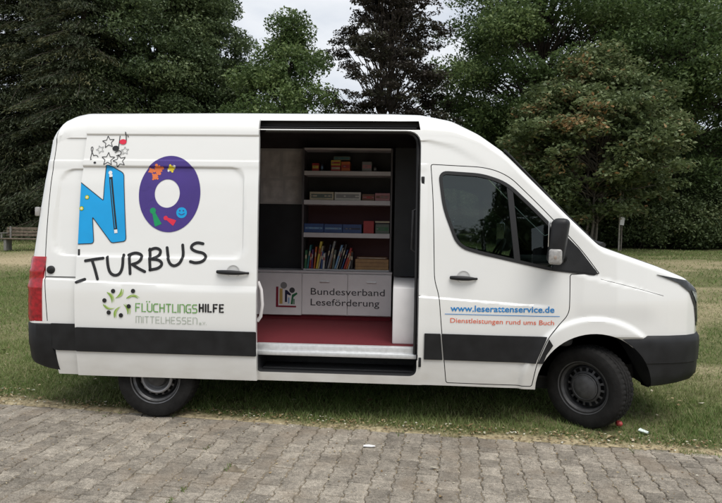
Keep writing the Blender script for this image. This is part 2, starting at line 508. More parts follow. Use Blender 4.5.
for cx, cz, r in ((AC[0], AC[1], .475), (0, .36, .45)):
    for y0, y1 in ((-.2, .42), (1.57, 2.2)):
        boolean(body, prism_cut([(cx + r * math.cos(2 * PI * k / 64), cz + r * math.sin(2 * PI * k / 64)) for k in range(64)], y0, y1), M['black'])
boolean(body, prism_cut([(-1.3, .3), (-1.3, .54), (-1.10, .50), (-.84, .405), (-.82, .3)], -.3, 2.3), M['black'])
boolean(body, prism_cut([(4.10, .30), (4.9, .30), (4.9, .56), (4.10, .50)], -.3, 2.3), M['black'])
g = bmesh.new()
seam_cut(g, DOOR, True)
boolean(body, g, M['gap'])
g = bmesh.new()
seam_cut(g, [(-.905, 2.56), (-.915, 2.3), (-.935, 1.9), (-.945, 1.42), (-.93, 1.20), (-.905, .83)], False)
seam_cut(g, [(3.775, 1.290), (3.95, 1.250), (4.15, 1.200), (4.30, 1.160)], False, .004, .004)
boolean(body, g, M['gap'])

def in_poly(p, poly):
    c = False; j = len(poly) - 1
    for i in range(len(poly)):
        if (poly[i][1] > p[1]) != (poly[j][1] > p[1]) and p[0] < (poly[j][0] - poly[i][0]) * (p[1] - poly[i][1]) / (poly[j][1] - poly[i][1]) + poly[i][0]: c = not c
        j = i
    return c
def split_faces(src, test, name):
    bm = bmesh.new(); bm.from_mesh(src.data)
    b2 = bm.copy()
    bmesh.ops.delete(b2, geom=[f for f in b2.faces if not test(f)], context='FACES')
    bmesh.ops.delete(bm, geom=[f for f in bm.faces if test(f)], context='FACES')
    me2 = bpy.data.meshes.new(name); b2.to_mesh(me2); b2.free()
    bm.to_mesh(src.data); bm.free()
    for m in src.data.materials: me2.materials.append(m)
    o = link(name, me2, None, van); return o
paint_i = 0
front_door = split_faces(body, lambda f: f.material_index == paint_i and f.calc_center_median().y < .3 and f.normal.y < -.3 and in_poly((f.calc_center_median().x, f.calc_center_median().z), DOOR), 'front_door')
hood = split_faces(body, lambda f: f.material_index == paint_i and 3.86 < f.calc_center_median().x < 4.56 and f.normal.z > .55 and .12 < f.calc_center_median().y < 1.87, 'bonnet')
for o in (body, front_door, hood): sharp(o.data, 28)

# wheel housings
for cx, cz, r in ((AC[0], AC[1], .477), (0, .36, .452)):
    for s in (0, 1):
        b = bmesh.new()
        yy = (.09, .42) if s == 0 else (1.90, 1.57)
        prev = None
        for k in range(33):
            a = .03 + (PI - .06) * k / 32
            p = [b.verts.new((cx + r * math.cos(a), y, cz + r * math.sin(a))) for y in yy]
            if prev: b.faces.new((prev[0], prev[1], p[1], p[0]))
            prev = p
        ce = b.verts.new((cx, yy[1], cz))
        vs = [v for v in b.verts if v is not ce and abs(v.co.y - yy[1]) < 1e-6]
        for u, v in zip(vs[:-1], vs[1:]): b.faces.new((u, v, ce))
        obj('wheel_housing', b, M['black'], van)
# chassis under the floor
b = bmesh.new()
for y in (.5, 1.35): box(b, -.8, 3.75, y, y + .14, .24, .355, .01)
box(b, 1.0, 2.2, .66, 1.32, .20, .35, .03)
tube(b, [(0, .2, .34), (0, 1.8, .34)], .045); tube(b, [(3.665, .3, .30), (3.665, 1.7, .30)], .04)
tube(b, [(2.2, 1.25, .28), (.6, 1.25, .28), (-.8, 1.55, .3)], .035)
obj('chassis', b, M['black'], van)

def strip(name, polys, off, thick, mats, parent, kind='body', base=0.0, res=.06, smooth=30):
    b = tess(polys, res); drape(b, off, kind, thick, base)
    return obj(name, b, mats, parent, smooth)

# ------------------------------------------------------------------ sliding door (slid back, standing proud)
DB = 0.065
door_poly = [(-.622, .37), (.938, .37), (.935, 1.2), (.918, 2.2), (.900, 2.605), (-.600, 2.605), (-.630, 2.0), (-.628, 1.2)]
b = tess([door_poly], .03)
for zf in (1.40, 2.17, 2.235, 2.455, 1.19):
    for d in (-.012, -.005, .003, .010):
        bmesh.ops.bisect_plane(b, geom=b.verts[:] + b.edges[:] + b.faces[:], plane_co=(0, 0, zf + d), plane_no=(0, 0, 1), dist=1e-5)
for d in (.78, .79, .80, .81):
    bmesh.ops.bisect_plane(b, geom=b.verts[:] + b.edges[:] + b.faces[:], plane_co=(d, 0, 0), plane_no=(1, 0, 0), dist=1e-5)
drape(b, 0, 'door', .045, DB)
sliding = obj('sliding_door', b, M['paint'], van, 30)
strip('trim_strip', [round_poly([(-.620, .585), (.937, .585), (.937, .795), (-.620, .795)], .01, 3)], .014, .02, M['plastic'], sliding, 'door', DB)
# handle
def handle(cx, cz, parent, kind, base, L=.27):
    b = bmesh.new()
    y = side_y(cx, cz, kind) - base
    pts = []; rad = []
    for k in range(13):
        t = k / 12; x = cx - L / 2 + L * t
        pts.append((x, y - .012 - .022 * math.sin(PI * t) ** .6, cz - .006 * (t - .5))); rad.append(.010 + .010 * math.sin(PI * min(1, t * 1.1 + .05)) ** .5)
    tube(b, pts, rad, 12)
    h = obj('handle', b, M['plastic'], parent, 50)
    b = bmesh.new()
    # shallow bowl behind the grip
    lathe(b, [(.058, -.0015), (.052, -.003), (.047, .0), (.03, -.0012), (.001, -.0012)], 32, 0, Matrix.Translation((cx, y - .001, cz + .008)) @ Matrix.Scale(1.0, 4, (0, 0, 1)))
    obj('handle_bowl', b, M['handle_bowl'], parent, 40)
M['handle_bowl'] = mat('handle_bowl_paint', (0.62, 0.62, 0.61), 0.4)
handle(.735, 1.288, sliding, 'door', DB)
handle(2.66, 1.275, front_door, 'body', 0, .22)

# ------------------------------------------------------------------ decals
def decal(name, polys, m, parent, off=.003, kind='door', base=DB, res=.03):
    b = tess(polys, res) if polys else bmesh.new()
    drape(b, off, kind, 0, base)
    return obj(name, b, m, parent)
def stroke_polys(line, w, smooth_=0, capround=True):
    pts = [Vector(p) for p in line]
    for _ in range(smooth_):
        q = [pts[0]]
        for a, c in zip(pts[:-1], pts[1:]): q += [a * .75 + c * .25, a * .25 + c * .75]
        q.append(pts[-1]); pts = q
    L, R = [], []
    for i, p in enumerate(pts):
        d = pts[min(i + 1, len(pts) - 1)] - pts[max(i - 1, 0)]
        n = Vector((-d.y, d.x)).normalized() * w / 2
        L.append(p + n); R.append(p - n)
    polys = [[tuple(L[i]), tuple(L[i + 1]), tuple(R[i + 1]), tuple(R[i])] for i in range(len(pts) - 1)]
    if capround:
        for p in (pts[0], pts[-1]):
            polys.append([(p.x + w / 2 * math.cos(a), p.y + w / 2 * math.sin(a)) for a in [2 * PI * k / 10 for k in range(10)]])
    return polys
def circle(cx, cz, rx, rz=None, n=24):
    rz = rz or rx
    return [(cx + rx * math.cos(2 * PI * k / n), cz + rz * math.sin(2 * PI * k / n)) for k in range(n)]
def multi(name, layers, parent, base=DB, kind='door', res=.03):
    """several flat coloured shapes of one decal as one mesh: (polys, material, offset)"""
    bm = bmesh.new(); mats = []
    for polys, m, off in layers:
        # each stroke piece gets its own hair's breadth of height so that none share a plane
        if m not in mats: mats.append(m)
        for i, p in enumerate(polys):
            t = tess([p], res); drape(t, off + (i % 7) * .00012, kind, 0, base); merge(bm, t, mats.index(m))
    return obj(name, bm, mats, parent)
def ring_polys(o, i):
    n = len(o); return [[o[k], o[(k + 1) % n], i[(k + 1) % n], i[k]] for k in range(n)]

NP = [(-.629, 2.03), (-.422, 1.877), (-.418, 2.168), (-.405, 2.185), (-.380, 2.180), (-.256, 2.115), (-.205, 1.533), (-.333, 1.515), (-.510, 1.734), (-.487, 1.508), (-.628, 1.500)]
NP2 = round_poly(NP, [.0, .012, .02, .02, .02, .03, .03, .02, .012, .03, .0], 4)
L = [([NP2], M['decal_blue'], .003)]
L.append(([q for a in range(len(NP2) - 1) for q in stroke_polys([NP2[a], NP2[a + 1]], .006, 0, False)], M['decal_black'], .0045))
L.append((stroke_polys([(-.371, 2.09), (-.300, 1.62)], .030, 0, False), M['decal_black'], .0047))
L.append((stroke_polys([(-.369, 2.06), (-.305, 1.64)], .006, 0, False), M['decal_navy'] if 'decal_navy' in M else M['decal_blue2'], .0060))
L.append((stroke_polys([(-.383, 2.09), (-.355, 2.094)], .022, 0, False) + [circle(-.376, 2.118, .017)] + stroke_polys([(-.300, 1.63), (-.296, 1.60)], .028, 0, False), M['decal_white'], .0062))
for cx, cz in ((-.567, 1.903), (-.610, 1.806)):
    L.append(([circle(cx, cz, .020)], M['decal_green'], .0047)); L.append(([circle(cx, cz, .016)], M['decal_yellow'], .0060)); L.append(([circle(cx, cz, .007)], M['decal_white'], .0075))
multi('letter_decal', L, sliding)

OC = (.155, 1.942)
o_ = circle(OC[0], OC[1], .268, .327, 72); i_ = circle(.135, 1.945, .109, .122, 72)
mid = [((a[0] + c[0]) / 2, (a[1] + c[1]) / 2) for a, c in zip(o_, i_)]
L = [(ring_polys(o_, mid) + ring_polys(mid, i_), M['decal_purple'], .003)]
def puzzle(cx, cz, s, ang):
    polys = [[(-s, -s), (s, -s), (s, s), (-s, s)]]
    for a in range(4):
        t = a * PI / 2; c_, s_ = math.cos(t), math.sin(t)
        polys.append([(c_ * 1.35 * s + x, s_ * 1.35 * s + z) for x, z in circle(0, 0, s * .48, None, 10)])
    ca, sa = math.cos(ang), math.sin(ang)
    return [[(cx + x * ca - z * sa, cz + x * sa + z * ca) for x, z in p] for p in polys]
L.append((puzzle(.045, 2.150, .028, .35) + puzzle(.022, 2.088, .020, .9)+ puzzle(-.018, 2.140, .015, .5), M['decal_orange'], .0047))
L.append((puzzle(.160, 2.160, .020, .3), M['decal_yellow'], .0047))
L.append((puzzle(.188, 2.178, .007, .3) + puzzle(.135, 2.140, .006, .1), M['decal_white'], .0062))
def pawn(bx, bz, hx, hz, w, r):
    b_, h_ = Vector((bx, bz)), Vector((hx, hz)); d = (h_ - b_).normalized(); n = Vector((-d.y, d.x))
    return [[tuple(b_ + n * w), tuple(b_ - n * w), tuple(b_ - n * w * .9 + d * .02), tuple(h_ - n * w * .3), tuple(h_ + n * w * .3), tuple(b_ + n * w * .9 + d * .02)], circle(hx, hz, r)]
L.append((pawn(.070, 1.672, .018, 1.795, .032, .026), M['decal_green'], .0047))
L.append((pawn(.212, 1.692, .132, 1.735, .026, .019), M['decal_red'], .0047))
L.append(([circle(.268, 1.782, .046)], M['decal_blue2'], .0047))
L.append(([circle(.252, 1.800, .006), circle(.283, 1.800, .006)] + stroke_polys([(.245, 1.775), (.268, 1.762), (.292, 1.776)], .006, 1), M['decal_purple'], .0062))
multi('letter_decal', L, sliding)

TUR = [[(-.547, 1.36), (-.469, 1.374), (-.393, 1.386)], [(-.487, 1.361), (-.458, 1.287), (-.434, 1.209)],
 [(-.358, 1.395), (-.349, 1.325), (-.33, 1.264), (-.287, 1.238), (-.242, 1.253), (-.219, 1.31), (-.22, 1.415)],
 [(-.168, 1.42), (-.159, 1.338), (-.152, 1.259)],
 [(-.177, 1.415), (-.12, 1.438), (-.065, 1.422), (-.058, 1.383), (-.093, 1.351), (-.137, 1.338)], [(-.137, 1.338), (-.082, 1.304), (-.026, 1.279)],
 [(.005, 1.469), (.012, 1.385), (.02, 1.297)],
 [(.002, 1.46), (.055, 1.482), (.103, 1.462), (.09, 1.413), (.023, 1.385)], [(.023, 1.385), (.095, 1.381), (.126, 1.347), (.095, 1.309), (.018, 1.294)],
 [(.154, 1.484), (.166, 1.405), (.187, 1.348), (.227, 1.328), (.276, 1.355), (.299, 1.417), (.288, 1.509)],
 [(.463, 1.523), (.412, 1.533), (.368, 1.511), (.361, 1.479), (.406, 1.454), (.469, 1.446), (.497, 1.412), (.472, 1.373), (.41, 1.359), (.365, 1.371)],
 [(-.613, 1.179), (-.545, 1.203)]]
for grp in ((0, 1), (2,), (3, 4, 5), (6, 7, 8), (9,), (10,), (11,)):
    P = []
    for k in grp: P += stroke_polys(TUR[k], .025, 2)
    multi('painted_letter' if grp != (11,) else 'brush_stroke', [(P, M['decal_black'], .0035)], sliding)
multi('brush_stroke', [(stroke_polys([(-.616, 1.457), (-.614, 1.404)], .018, 0, False), M['decal_black'], .0035)], sliding)
pass

def star(cx, cz, r, rot, w=.0055):
    pts = []
    for k in range(10):
        a = PI / 2 + rot + k * PI / 5; q = r if k % 2 == 0 else r * .45
        pts.append((cx + q * math.cos(a), cz + q * math.sin(a)))
    P = []
    for k in range(10): P += stroke_polys([pts[k - 1], pts[k]], w, 0, False)
    return P
bl = M['decal_black']
for sx, sz, sr, so_, sm, sw_ in ((-.410, 2.385, .055, .15, bl, .0055), (-.400, 2.235, .060, 0, bl, .0055), (-.297, 2.220, .058, .3, bl, .0055), (-.257, 2.31, .036, .1, M['decal_grey'], .005), (-.477, 2.32, .036, .4, M['decal_grey'], .005)):
    multi('star_decal', [(star(sx, sz, sr, so_, sw_), sm, .0035)], sliding)
S = stroke_polys([(-.545, 2.235), (-.560, 2.225), (-.550, 2.29), (-.540, 2.33), (-.553, 2.345), (-.562, 2.325), (-.545, 2.29), (-.530, 2.262)], .006, 1, False)
S += stroke_polys([(-.536, 2.265), (-.505, 2.270), (-.490, 2.252)], .006, 1, False)
multi('clef_decal', [(S, bl, .0035)], sliding)
multi('dot_decal', [([circle(-.514, 2.203, .012, .009)], bl, .0035)], sliding)
multi('curl_decal', [(stroke_polys([(-.345, 2.292), (-.31, 2.312), (-.285, 2.30), (-.29, 2.275), (-.33, 2.265)], .007, 1, False), bl, .0065)], sliding)
notes = [circle(-.340, 2.330, .030, .023)] + stroke_polys([(-.316, 2.335), (-.311, 2.44)], .007, 0, False) + stroke_polys([(-.252, 2.39), (-.260, 2.475), (-.236, 2.43)], .008, 0, False)
multi('music_note_decal', [(notes, bl, .005), ([circle(-.280, 2.388, .031, .023)], M['decal_red'], .0062)], sliding)

# square techno capitals drawn as strokes on a 4 x 6 grid
GL = {'F': [[(0, 0), (0, 6), (3.4, 6)], [(0, 3.1), (2.8, 3.1)]], 'L': [[(0, 6), (0, 0), (3, 0)]],
 'U': [[(0, 6), (0, 1), (1, 0), (2.8, 0), (3.8, 1), (3.8, 6)]], 'C': [[(3.6, 6), (1, 6), (0, 5), (0, 1), (1, 0), (3.6, 0)]],
 'H': [[(0, 0), (0, 6)], [(3.6, 0), (3.6, 6)], [(0, 3.1), (3.6, 3.1)]], 'T': [[(0, 6), (3.8, 6)], [(1.9, 6), (1.9, 0)]],
 'I': [[(0, 0), (0, 6)]], 'N': [[(0, 0), (0, 6), (2.8, 6), (3.8, 5), (3.8, 0)]],
 'G': [[(3.6, 6), (1, 6), (0, 5), (0, 1), (1, 0), (3.7, 0), (3.7, 2.8), (2.2, 2.8)]],
 'S': [[(3.5, 6), (.8, 6), (0, 5.2), (0, 3.9), (.8, 3.1), (2.9, 3.1), (3.6, 2.3), (3.6, .8), (2.8, 0), (0, 0)]],
 'E': [[(3.4, 6), (0, 6), (0, 0), (3.4, 0)], [(0, 3.1), (3, 3.1)]], 'M': [[(0, 0), (0, 6), (4.6, 6), (5.4, 5.2), (5.4, 0)], [(2.7, 6), (2.7, 0)]],
 'e': [[(0, 2), (2.6, 2), (2.6, 4), (0, 4), (0, 0), (2.6, 0)]], 'V': [[(0, 6), (1.7, 0), (3.4, 6)]], '.': [[(0, 0), (0, .5)]]}
WD = {'I': 0, 'M': 5.4, 'T': 3.8, 'L': 3, '.': 0, 'e': 2.6}
def techno(txt, x0, x1, z0, z1, w, sp=1.6):
    tot = sum(WD.get(c, 3.7) for c in txt) + sp * (len(txt) - 1)
    sx = (x1 - x0) / tot; sz = (z1 - z0) / 6; P = []; x = 0
    for c in txt:
        for ln in GL[c]: P += stroke_polys([(x0 + (x + a) * sx, z0 + d * sz) for a, d in ln], w, 0, False) + [circle(x0 + (x + a) * sx, z0 + d * sz, w / 2, None, 6) for a, d in ln]
        x += WD.get(c, 3.7) + sp
    return P
P1 = techno('FLUCHTLINGS', -.090, .436, .944, 1.010, .0095)
P1 += [circle(-.090 + dx, 1.028, .006, None, 8) for dx in (.095, .118)]
multi('lettering', [(P1, M['decal_leaf'], .0035)], sliding)
multi('lettering', [(techno('HILFE', .458, .662, .955, 1.016, .0145, 2.5), M['decal_black'], .0035)], sliding)
multi('lettering', [(techno('MITTELHESSEN', -.088, .436, .848, .902, .0058), M['decal_pale'], .0035), (techno('e.V.', .458, .515, .845, .868, .004), M['decal_pale'], .0035)], sliding)
L = []
dots = [(-.287, 1.111), (-.114, 1.115), (-.361, 1.03), (-.150, .985), (-.324, .928), (-.218, .907)]
C0 = Vector((-.245, 1.015))
def swoosh(p, q, bend, w):
    p, q = Vector(p), Vector(q); d = q - p; n = Vector((-d.y, d.x)); up, dn = [], []
    for k in range(9):
        t = k / 8; c = p + d * t + n * bend * math.sin(PI * t); ww = w * math.sin(PI * (t * .85 + .12))
        up.append(c + n.normalized() * ww); dn.append(c - n.normalized() * ww)
    return [[tuple(up[k]), tuple(up[k + 1]), tuple(dn[k + 1]), tuple(dn[k])] for k in range(8)]
sw = []; sw2 = []
for a, b_, bd in (((-.214, 1.131), (-.268, 1.050), .16), ((-.341, 1.100), (-.296, 1.008), .16), ((-.374, .995), (-.282, .962), -.16), ((-.276, .886), (-.232, .978), .16), ((-.158, .918), (-.197, 1.002), -.16), ((-.172, 1.052), (-.068, 1.052), .22)):
    sw += swoosh(a, b_, bd, .0085); sw2 += swoosh((a[0] + .016, a[1] - .002), (b_[0] + .014, b_[1] + .006), bd * 1.2, .0055)
multi('logo_decal', [(sw, M['decal_lime'], .0035), (sw2, M['decal_lime2'], .005), ([circle(x, z, .0185) for x, z in dots], M['decal_black'], .0062)], sliding)

def text_bm(txt, bold=0.0, shear=0.0, spacing=1.0):
    cu = bpy.data.curves.new('t', 'FONT'); cu.body = txt; cu.size = 1; cu.offset = bold; cu.shear = shear; cu.space_character = spacing
    cu.resolution_u = 3
    to = bpy.data.objects.new('t', cu); COL.objects.link(to)
    dg = bpy.context.evaluated_depsgraph_get(); dg.update()
    tm = bpy.data.meshes.new_from_object(to.evaluated_get(dg))
    bm = bmesh.new(); bm.from_mesh(tm)
    bpy.data.objects.remove(to); bpy.data.curves.remove(cu); bpy.data.meshes.remove(tm)
    return bm
def place_text(bm, x0, x1, z0, h):
    """scale to a width and put the baseline at z0; h is the size of one em"""
    xs_ = [v.co.x for v in bm.verts]; a, c = min(xs_), max(xs_)
    for v in bm.verts: v.co = Vector((x0 + (v.co.x - a) / (c - a) * (x1 - x0), 0, z0 + v.co.y * h))
    return bm
b = place_text(text_bm('www.leserattenservice.de', .018), 2.555, 3.405, 1.000, .072)
for v in b.verts: v.co.z += (v.co.x - 2.555) * .010
grid_cut(b, .1); drape(b, .0035, 'body'); obj('lettering', b, M['url_blue'], front_door)
b = place_text(text_bm('Dienstleistungen rund ums Buch', .006), 2.556, 3.405, .905, .056)
grid_cut(b, .1); drape(b, .0035, 'body'); obj('lettering', b, M['url_red'], front_door)
decal('rule_line', [[(2.51, .973), (3.45, .975), (3.45, .980), (2.51, .978)]], M['url_blue'], front_door, .0035, 'body', 0, .06)

# ------------------------------------------------------------------ strips, bumpers, lamps
strip('trim_strip', [[(-.60, .575), (-.60, .812), (-.868, .812), (-.868, .600), (-.85, .580), (-.82, .575)]], .014, .02, M['plastic'], van)
strip('trim_strip', [round_poly([(2.345, .585), (2.500, .585), (2.478, .808), (2.345, .808)], .004, 2)], .014, .02, M['plastic'], van)
strip('trim_strip', [[(2.512, .585), (3.262, .585), (3.270, .615), (3.345, .808), (2.490, .808)]], .014, .02, M['plastic'], front_door)
strip('trim_strip', [[(3.280, .585), (3.320, .585), (3.345, .66), (3.395, .740), (3.362, .790), (3.30, .635)]], .014, .02, M['plastic'], van)

def sweep(plan, prof, name, m, parent, smooth=35, shear=True, cap=True):
    """plan: (x,y) list walking round the end; prof: closed list of (offset outward, z)"""
    b = bmesh.new(); rings = []
    n = len(plan)
    for i, p in enumerate(plan):
        d = Vector(plan[min(i + 1, n - 1)]) - Vector(plan[max(i - 1, 0)])
        nn = Vector((d.y, -d.x)).normalized()
        ring = []
        for off, z in prof:
            q = Vector(p) + nn * off
            ring.append(b.verts.new((q.x + (lean(XR, z) if shear and q.x < 0 else 0), q.y + Ys(z) * (1 if q.y < .995 else -1), z)))
        rings.append(ring)
    k = len(prof)
    for a, c in zip(rings[:-1], rings[1:]):
        for j in range(k): b.faces.new((a[j], a[(j + 1) % k], c[(j + 1) % k], c[j]))
    if cap: b.faces.new(rings[0]); b.faces.new(rings[-1][::-1])
    return obj(name, b, m, parent, smooth)
# plan curves walk from the far side round the end to the near side or back
rear_half = [(XR, .60), (XR, .35), (XR, .11)] + [(XR + .10 - .10 * math.cos(a), .10 - .10 * math.sin(a)) for a in [k * PI / 16 for k in range(1, 9)]]
rear_near = rear_half[1:] + [(-.97, 0.0), (-.93, 0.0)]
lamp_plan = [(XR, .16), (XR, .11)] + rear_half[3:] + [(-.985, 0), (-.95, 0)]
def mirror_plan(pl): return [(x, WIDTH - y) for x, y in pl[::-1]]
lp = [(-.03, .822), (.010, .822), (.018, .86), (.016, 1.09), (.021, 1.11), (.022, 1.125), (.014, 1.16), (.014, 1.24), (.020, 1.255), (.012, 1.285), (.014, 1.36), (.006, 1.385), (-.03, 1.385)]
lp = [(o - .0, z) for o, z in lp]
rl = sweep(lamp_plan, lp, 'tail_lamp', M['lamp_red'], van, 40)
sweep(mirror_plan(lamp_plan), lp, 'tail_lamp', M['lamp_red'], van, 40)
bp_plan = [(-.70, WIDTH), (-.95, WIDTH)] + mirror_plan(rear_half[3:])[0:] + [(XR - .01, 1.7), (XR - .02, .995), (XR - .01, .3)] + rear_half[3:] + [(-1.0, 0), (-.93, 0), (-.87, 0)]
bprof = [(-.05, .385), (.0, .380), (.012, .41), (.014, .60), (.018, .62), (.018, .66), (.016, .80), (.006, .815), (-.05, .815)]
b = sweep(bp_plan, bprof, 'rear_bumper', M['plastic'], van, 35)
for v in b.data.vertices:   # lower edge rises towards the rear corner, front edge slants
    if v.co.y < .3 and v.co.z < .62: v.co.z += max(0, (-.84 - v.co.x)) * .34 * (1 if v.co.z < .5 else 0); 
    if v.co.y < .2 and v.co.x > -.88 and v.co.z < .61: v.co.x += (.61 - v.co.z) * .24
for z in (1.78, 1.30, 2.2): pass
for z in (1.775, .80):
    b = bmesh.new()
    box(b, XR - .03 + lean(XR, z), XR + .01 + lean(XR, z), .10, .16, z - .04, z + .04, .01)
    obj('door_hinge', b, M['lamp_clear'], van, 40)
# rear doors
for y0, y1 in ((.17, .988), (1.002, 1.82)):
    b = bmesh.new()
    vs = [(XR - .010 + lean(XR, z), y, z) for y, z in ((y0, .83), (y1, .83), (y1, 2.42), (y0 + .08, 2.42))]
    f = [b.verts.new(v) for v in vs]; g_ = [b.verts.new((v[0] + .02, v[1], v[2])) for v in vs]
    b.faces.new(f); b.faces.new(g_[::-1])
    for k in range(4): b.faces.new((f[k - 1], g_[k - 1], g_[k], f[k]))
    obj('rear_door', b, M['paint'], van)
b = bmesh.new()
bmesh.ops.create_circle(b, cap_ends=False, radius=.001, segments=3); b.clear()
lathe(b, [(.001, -.022), (.024, -.020), (.033, -.014), (.036, -.002), (.036, .02)], 24, 0, Matrix.Translation((-.885, side_y(-.885, 1.272), 1.272)))
obj('door_buffer', b, M['plastic'], van, 40)
b = bmesh.new()  # middle slide rail end of the sliding door
box(b, -.93, -.64, side_y(-.7, 1.215) - .004, side_y(-.7, 1.215) + .01, 1.209, 1.216, 0)
obj('slide_rail', b, M['gap'], van)

# front bumper
near_front = [(NX(x), y) for x, y in ((4.12, .022), (4.2, .035), (4.3, .065), (4.40, .112), (4.48, .175), (4.545, .27), (4.59, .38), (4.625, .55), (4.645, .78), (4.65, .995))]
front_plan = near_front[:-1] + [near_front[-1]] + [(x, WIDTH - y) for x, y in near_front[:-1][::-1]]
fprof = [(-.12, .385), (-.04, .388), (.002, .41), (.012, .44), (.016, .48), (.018, .52), (.020, .56), (.020, .598), (.028, .604), (.028, .65), (.028, .69), (.028, .73), (.027, .77), (.022, .805), (.004, .832), (-.12, .832)]
fb = sweep([(x, y) for x, y in front_plan], fprof, 'front_bumper', M['plastic'], van, 35, shear=False)
for v in fb.data.vertices:
    y = min(v.co.y, WIDTH - v.co.y)
    if v.co.x < 4.135:
        r = math.sqrt(max(0.01, .478 ** 2 - (min(v.co.z, .80) - AC[1]) ** 2)); v.co.x = AC[0] + r
    if v.co.z < .45: v.co.z += max(0, v.co.x - 4.25) * .10
b = bmesh.new()
box(b, 4.72, 4.792, .62, 1.37, .90, 1.10, .015, 0)
gr = obj('grille', b, M['plastic'], van, 40)
for k in range(4):
    b = bmesh.new(); box(b, 4.785, 4.802, .64, 1.35, .925 + k * .045, .937 + k * .045, .004); obj('grille_bar', b, M['chrome'], gr)
for s in (0, 1):
    hp = tess([[(NX(a), z) for a, z in ((4.22, 1.335), (4.36, 1.262), (4.44, 1.185), (4.485, 1.07), (4.515, .90), (4.600, .875), (4.605, 1.0), (4.585, 1.09), (4.53, 1.185), (4.42, 1.285))]], .02)
    drape(hp, .010, 'body', .03)
    for v in hp.verts:
        if v.co.z > H(v.co.x) - .02: v.co.z = min(v.co.z, H(v.co.x) + .012)
    if s:
        for v in hp.verts: v.co.y = WIDTH - v.co.y
    hl = obj('headlamp', hp, M['headlamp'], van, 40)
    hp = tess([[(NX(a), z) for a, z in ((4.455, 1.20), (4.50, 1.10), (4.532, .93), (4.588, .90), (4.592, 1.0), (4.565, 1.10), (4.515, 1.175))]], .02)
    drape(hp, .017, 'body', .012)
    if s:
        for v in hp.verts: v.co.y = WIDTH - v.co.y
    obj('lens', hp, M['lens'], hl, 40)

# glazing
def glass_patch(poly, name, parent, inset, m, far=False):
    b = tess([poly], .08); drape(b, -inset, 'body')
    if far:
        for v in b.verts: v.co.y = WIDTH - v.co.y
    return obj(name, b, m, parent, 60)
wg = glass_patch(offset_poly(WIN, .006), 'window_pane', front_door, .010, M['glass'])
glass_patch(offset_poly(WIN, .006), 'window_pane', van, .010, M['glass'], True)
for far in (False, True):
    o2, i2 = offset_poly(WIN, .022), offset_poly(WIN, -.006)
    b = tess(ring_polys(densify(o2, 1), densify(i2, 1)), .1) if False else bmesh.new()
    for q in ring_polys(o2, i2):
        vs = [b.verts.new((p[0], 0, p[1])) for p in q]; b.faces.new(vs)
    bmesh.ops.remove_doubles(b, verts=b.verts, dist=1e-5)
    drape(b, .006, 'body', .02)
    if far:
        for v in b.verts: v.co.y = WIDTH - v.co.y
    obj('window_seal', b, M['seal'], van if far else front_door, 30)
    # divider between the drop glass and the quarter light
    b = tess([[(3.007, 2.062), (3.057, 2.03), (3.125, 1.42), (3.075, 1.43)]], .1)
    drape(b, .003, 'body', .02)
    if far:
        for v in b.verts: v.co.y = WIDTH - v.co.y
    obj('window_divider', b, M['seal'], van if far else front_door, 30)
    # black triangle in the mirror corner
    b = tess([[(3.385, 1.365), (3.755, 1.332), (3.60, 1.535), (3.46, 1.675)]], .06)
    drape(b, .010, 'body', .02)
    if far:
        for v in b.verts: v.co.y = WIDTH - v.co.y
    obj('mirror_corner', b, M['plastic'], van if far else front_door, 30)
# windscreen: a sheet that follows the front slope
b = bmesh.new(); rows = []
for i in range(15):
    x = 3.0 + (3.825 - 3.0) * i / 14
    row = []
    for k in range(21):
        y = .165 + (WIDTH - .33) * k / 20
        h = H(x); y0 = Ys(h - CZ(x)) + CY(x); t = max(0, min(1, (min(y, WIDTH - y) - y0) / (.995 - y0)))
        crown = float(np.interp(x, [-1, 2.2, 3.0, 3.8, 4.3, 4.65], [.03, .03, .07, .05, .05, .03]))
        row.append(b.verts.new((x, y, h + crown * (1 - (1 - t) ** 2) + .005)))
    rows.append(row)
for a, c in zip(rows[:-1], rows[1:]):
    for k in range(20): b.faces.new((a[k], c[k], c[k + 1], a[k + 1]))
obj('windscreen', b, M['screen_glass'], van, 60)
for s in (0, 1):
    b = bmesh.new()
    pts = []
    for i in range(12):
        x = 2.99 + (3.83 - 2.99) * i / 11; y = .168
        pts.append((x, y if not s else WIDTH - y, H(x) + .012))
    tube(b, pts, .008, 6)
    obj('windscreen_seal', b, M['seal'], van, 50)
b = bmesh.new()
tube(b, [(3.835, .16, H(3.83) + .02), (3.85, .5, H(3.84) + .04), (3.85, .995, H(3.84) + .055), (3.85, 1.5, H(3.84) + .04), (3.835, 1.83, H(3.83) + .02)], .022, 8)
obj('windscreen_cowl', b, M['seal'], van, 50)
for a, c in (((3.82, .35, 1.60), (3.72, .9, 1.70)), ((3.82, 1.15, 1.62), (3.70, 1.65, 1.68))):
    b = bmesh.new(); tube(b, [a, c], .009, 6); obj('wiper', b, M['seal'], van, 50)
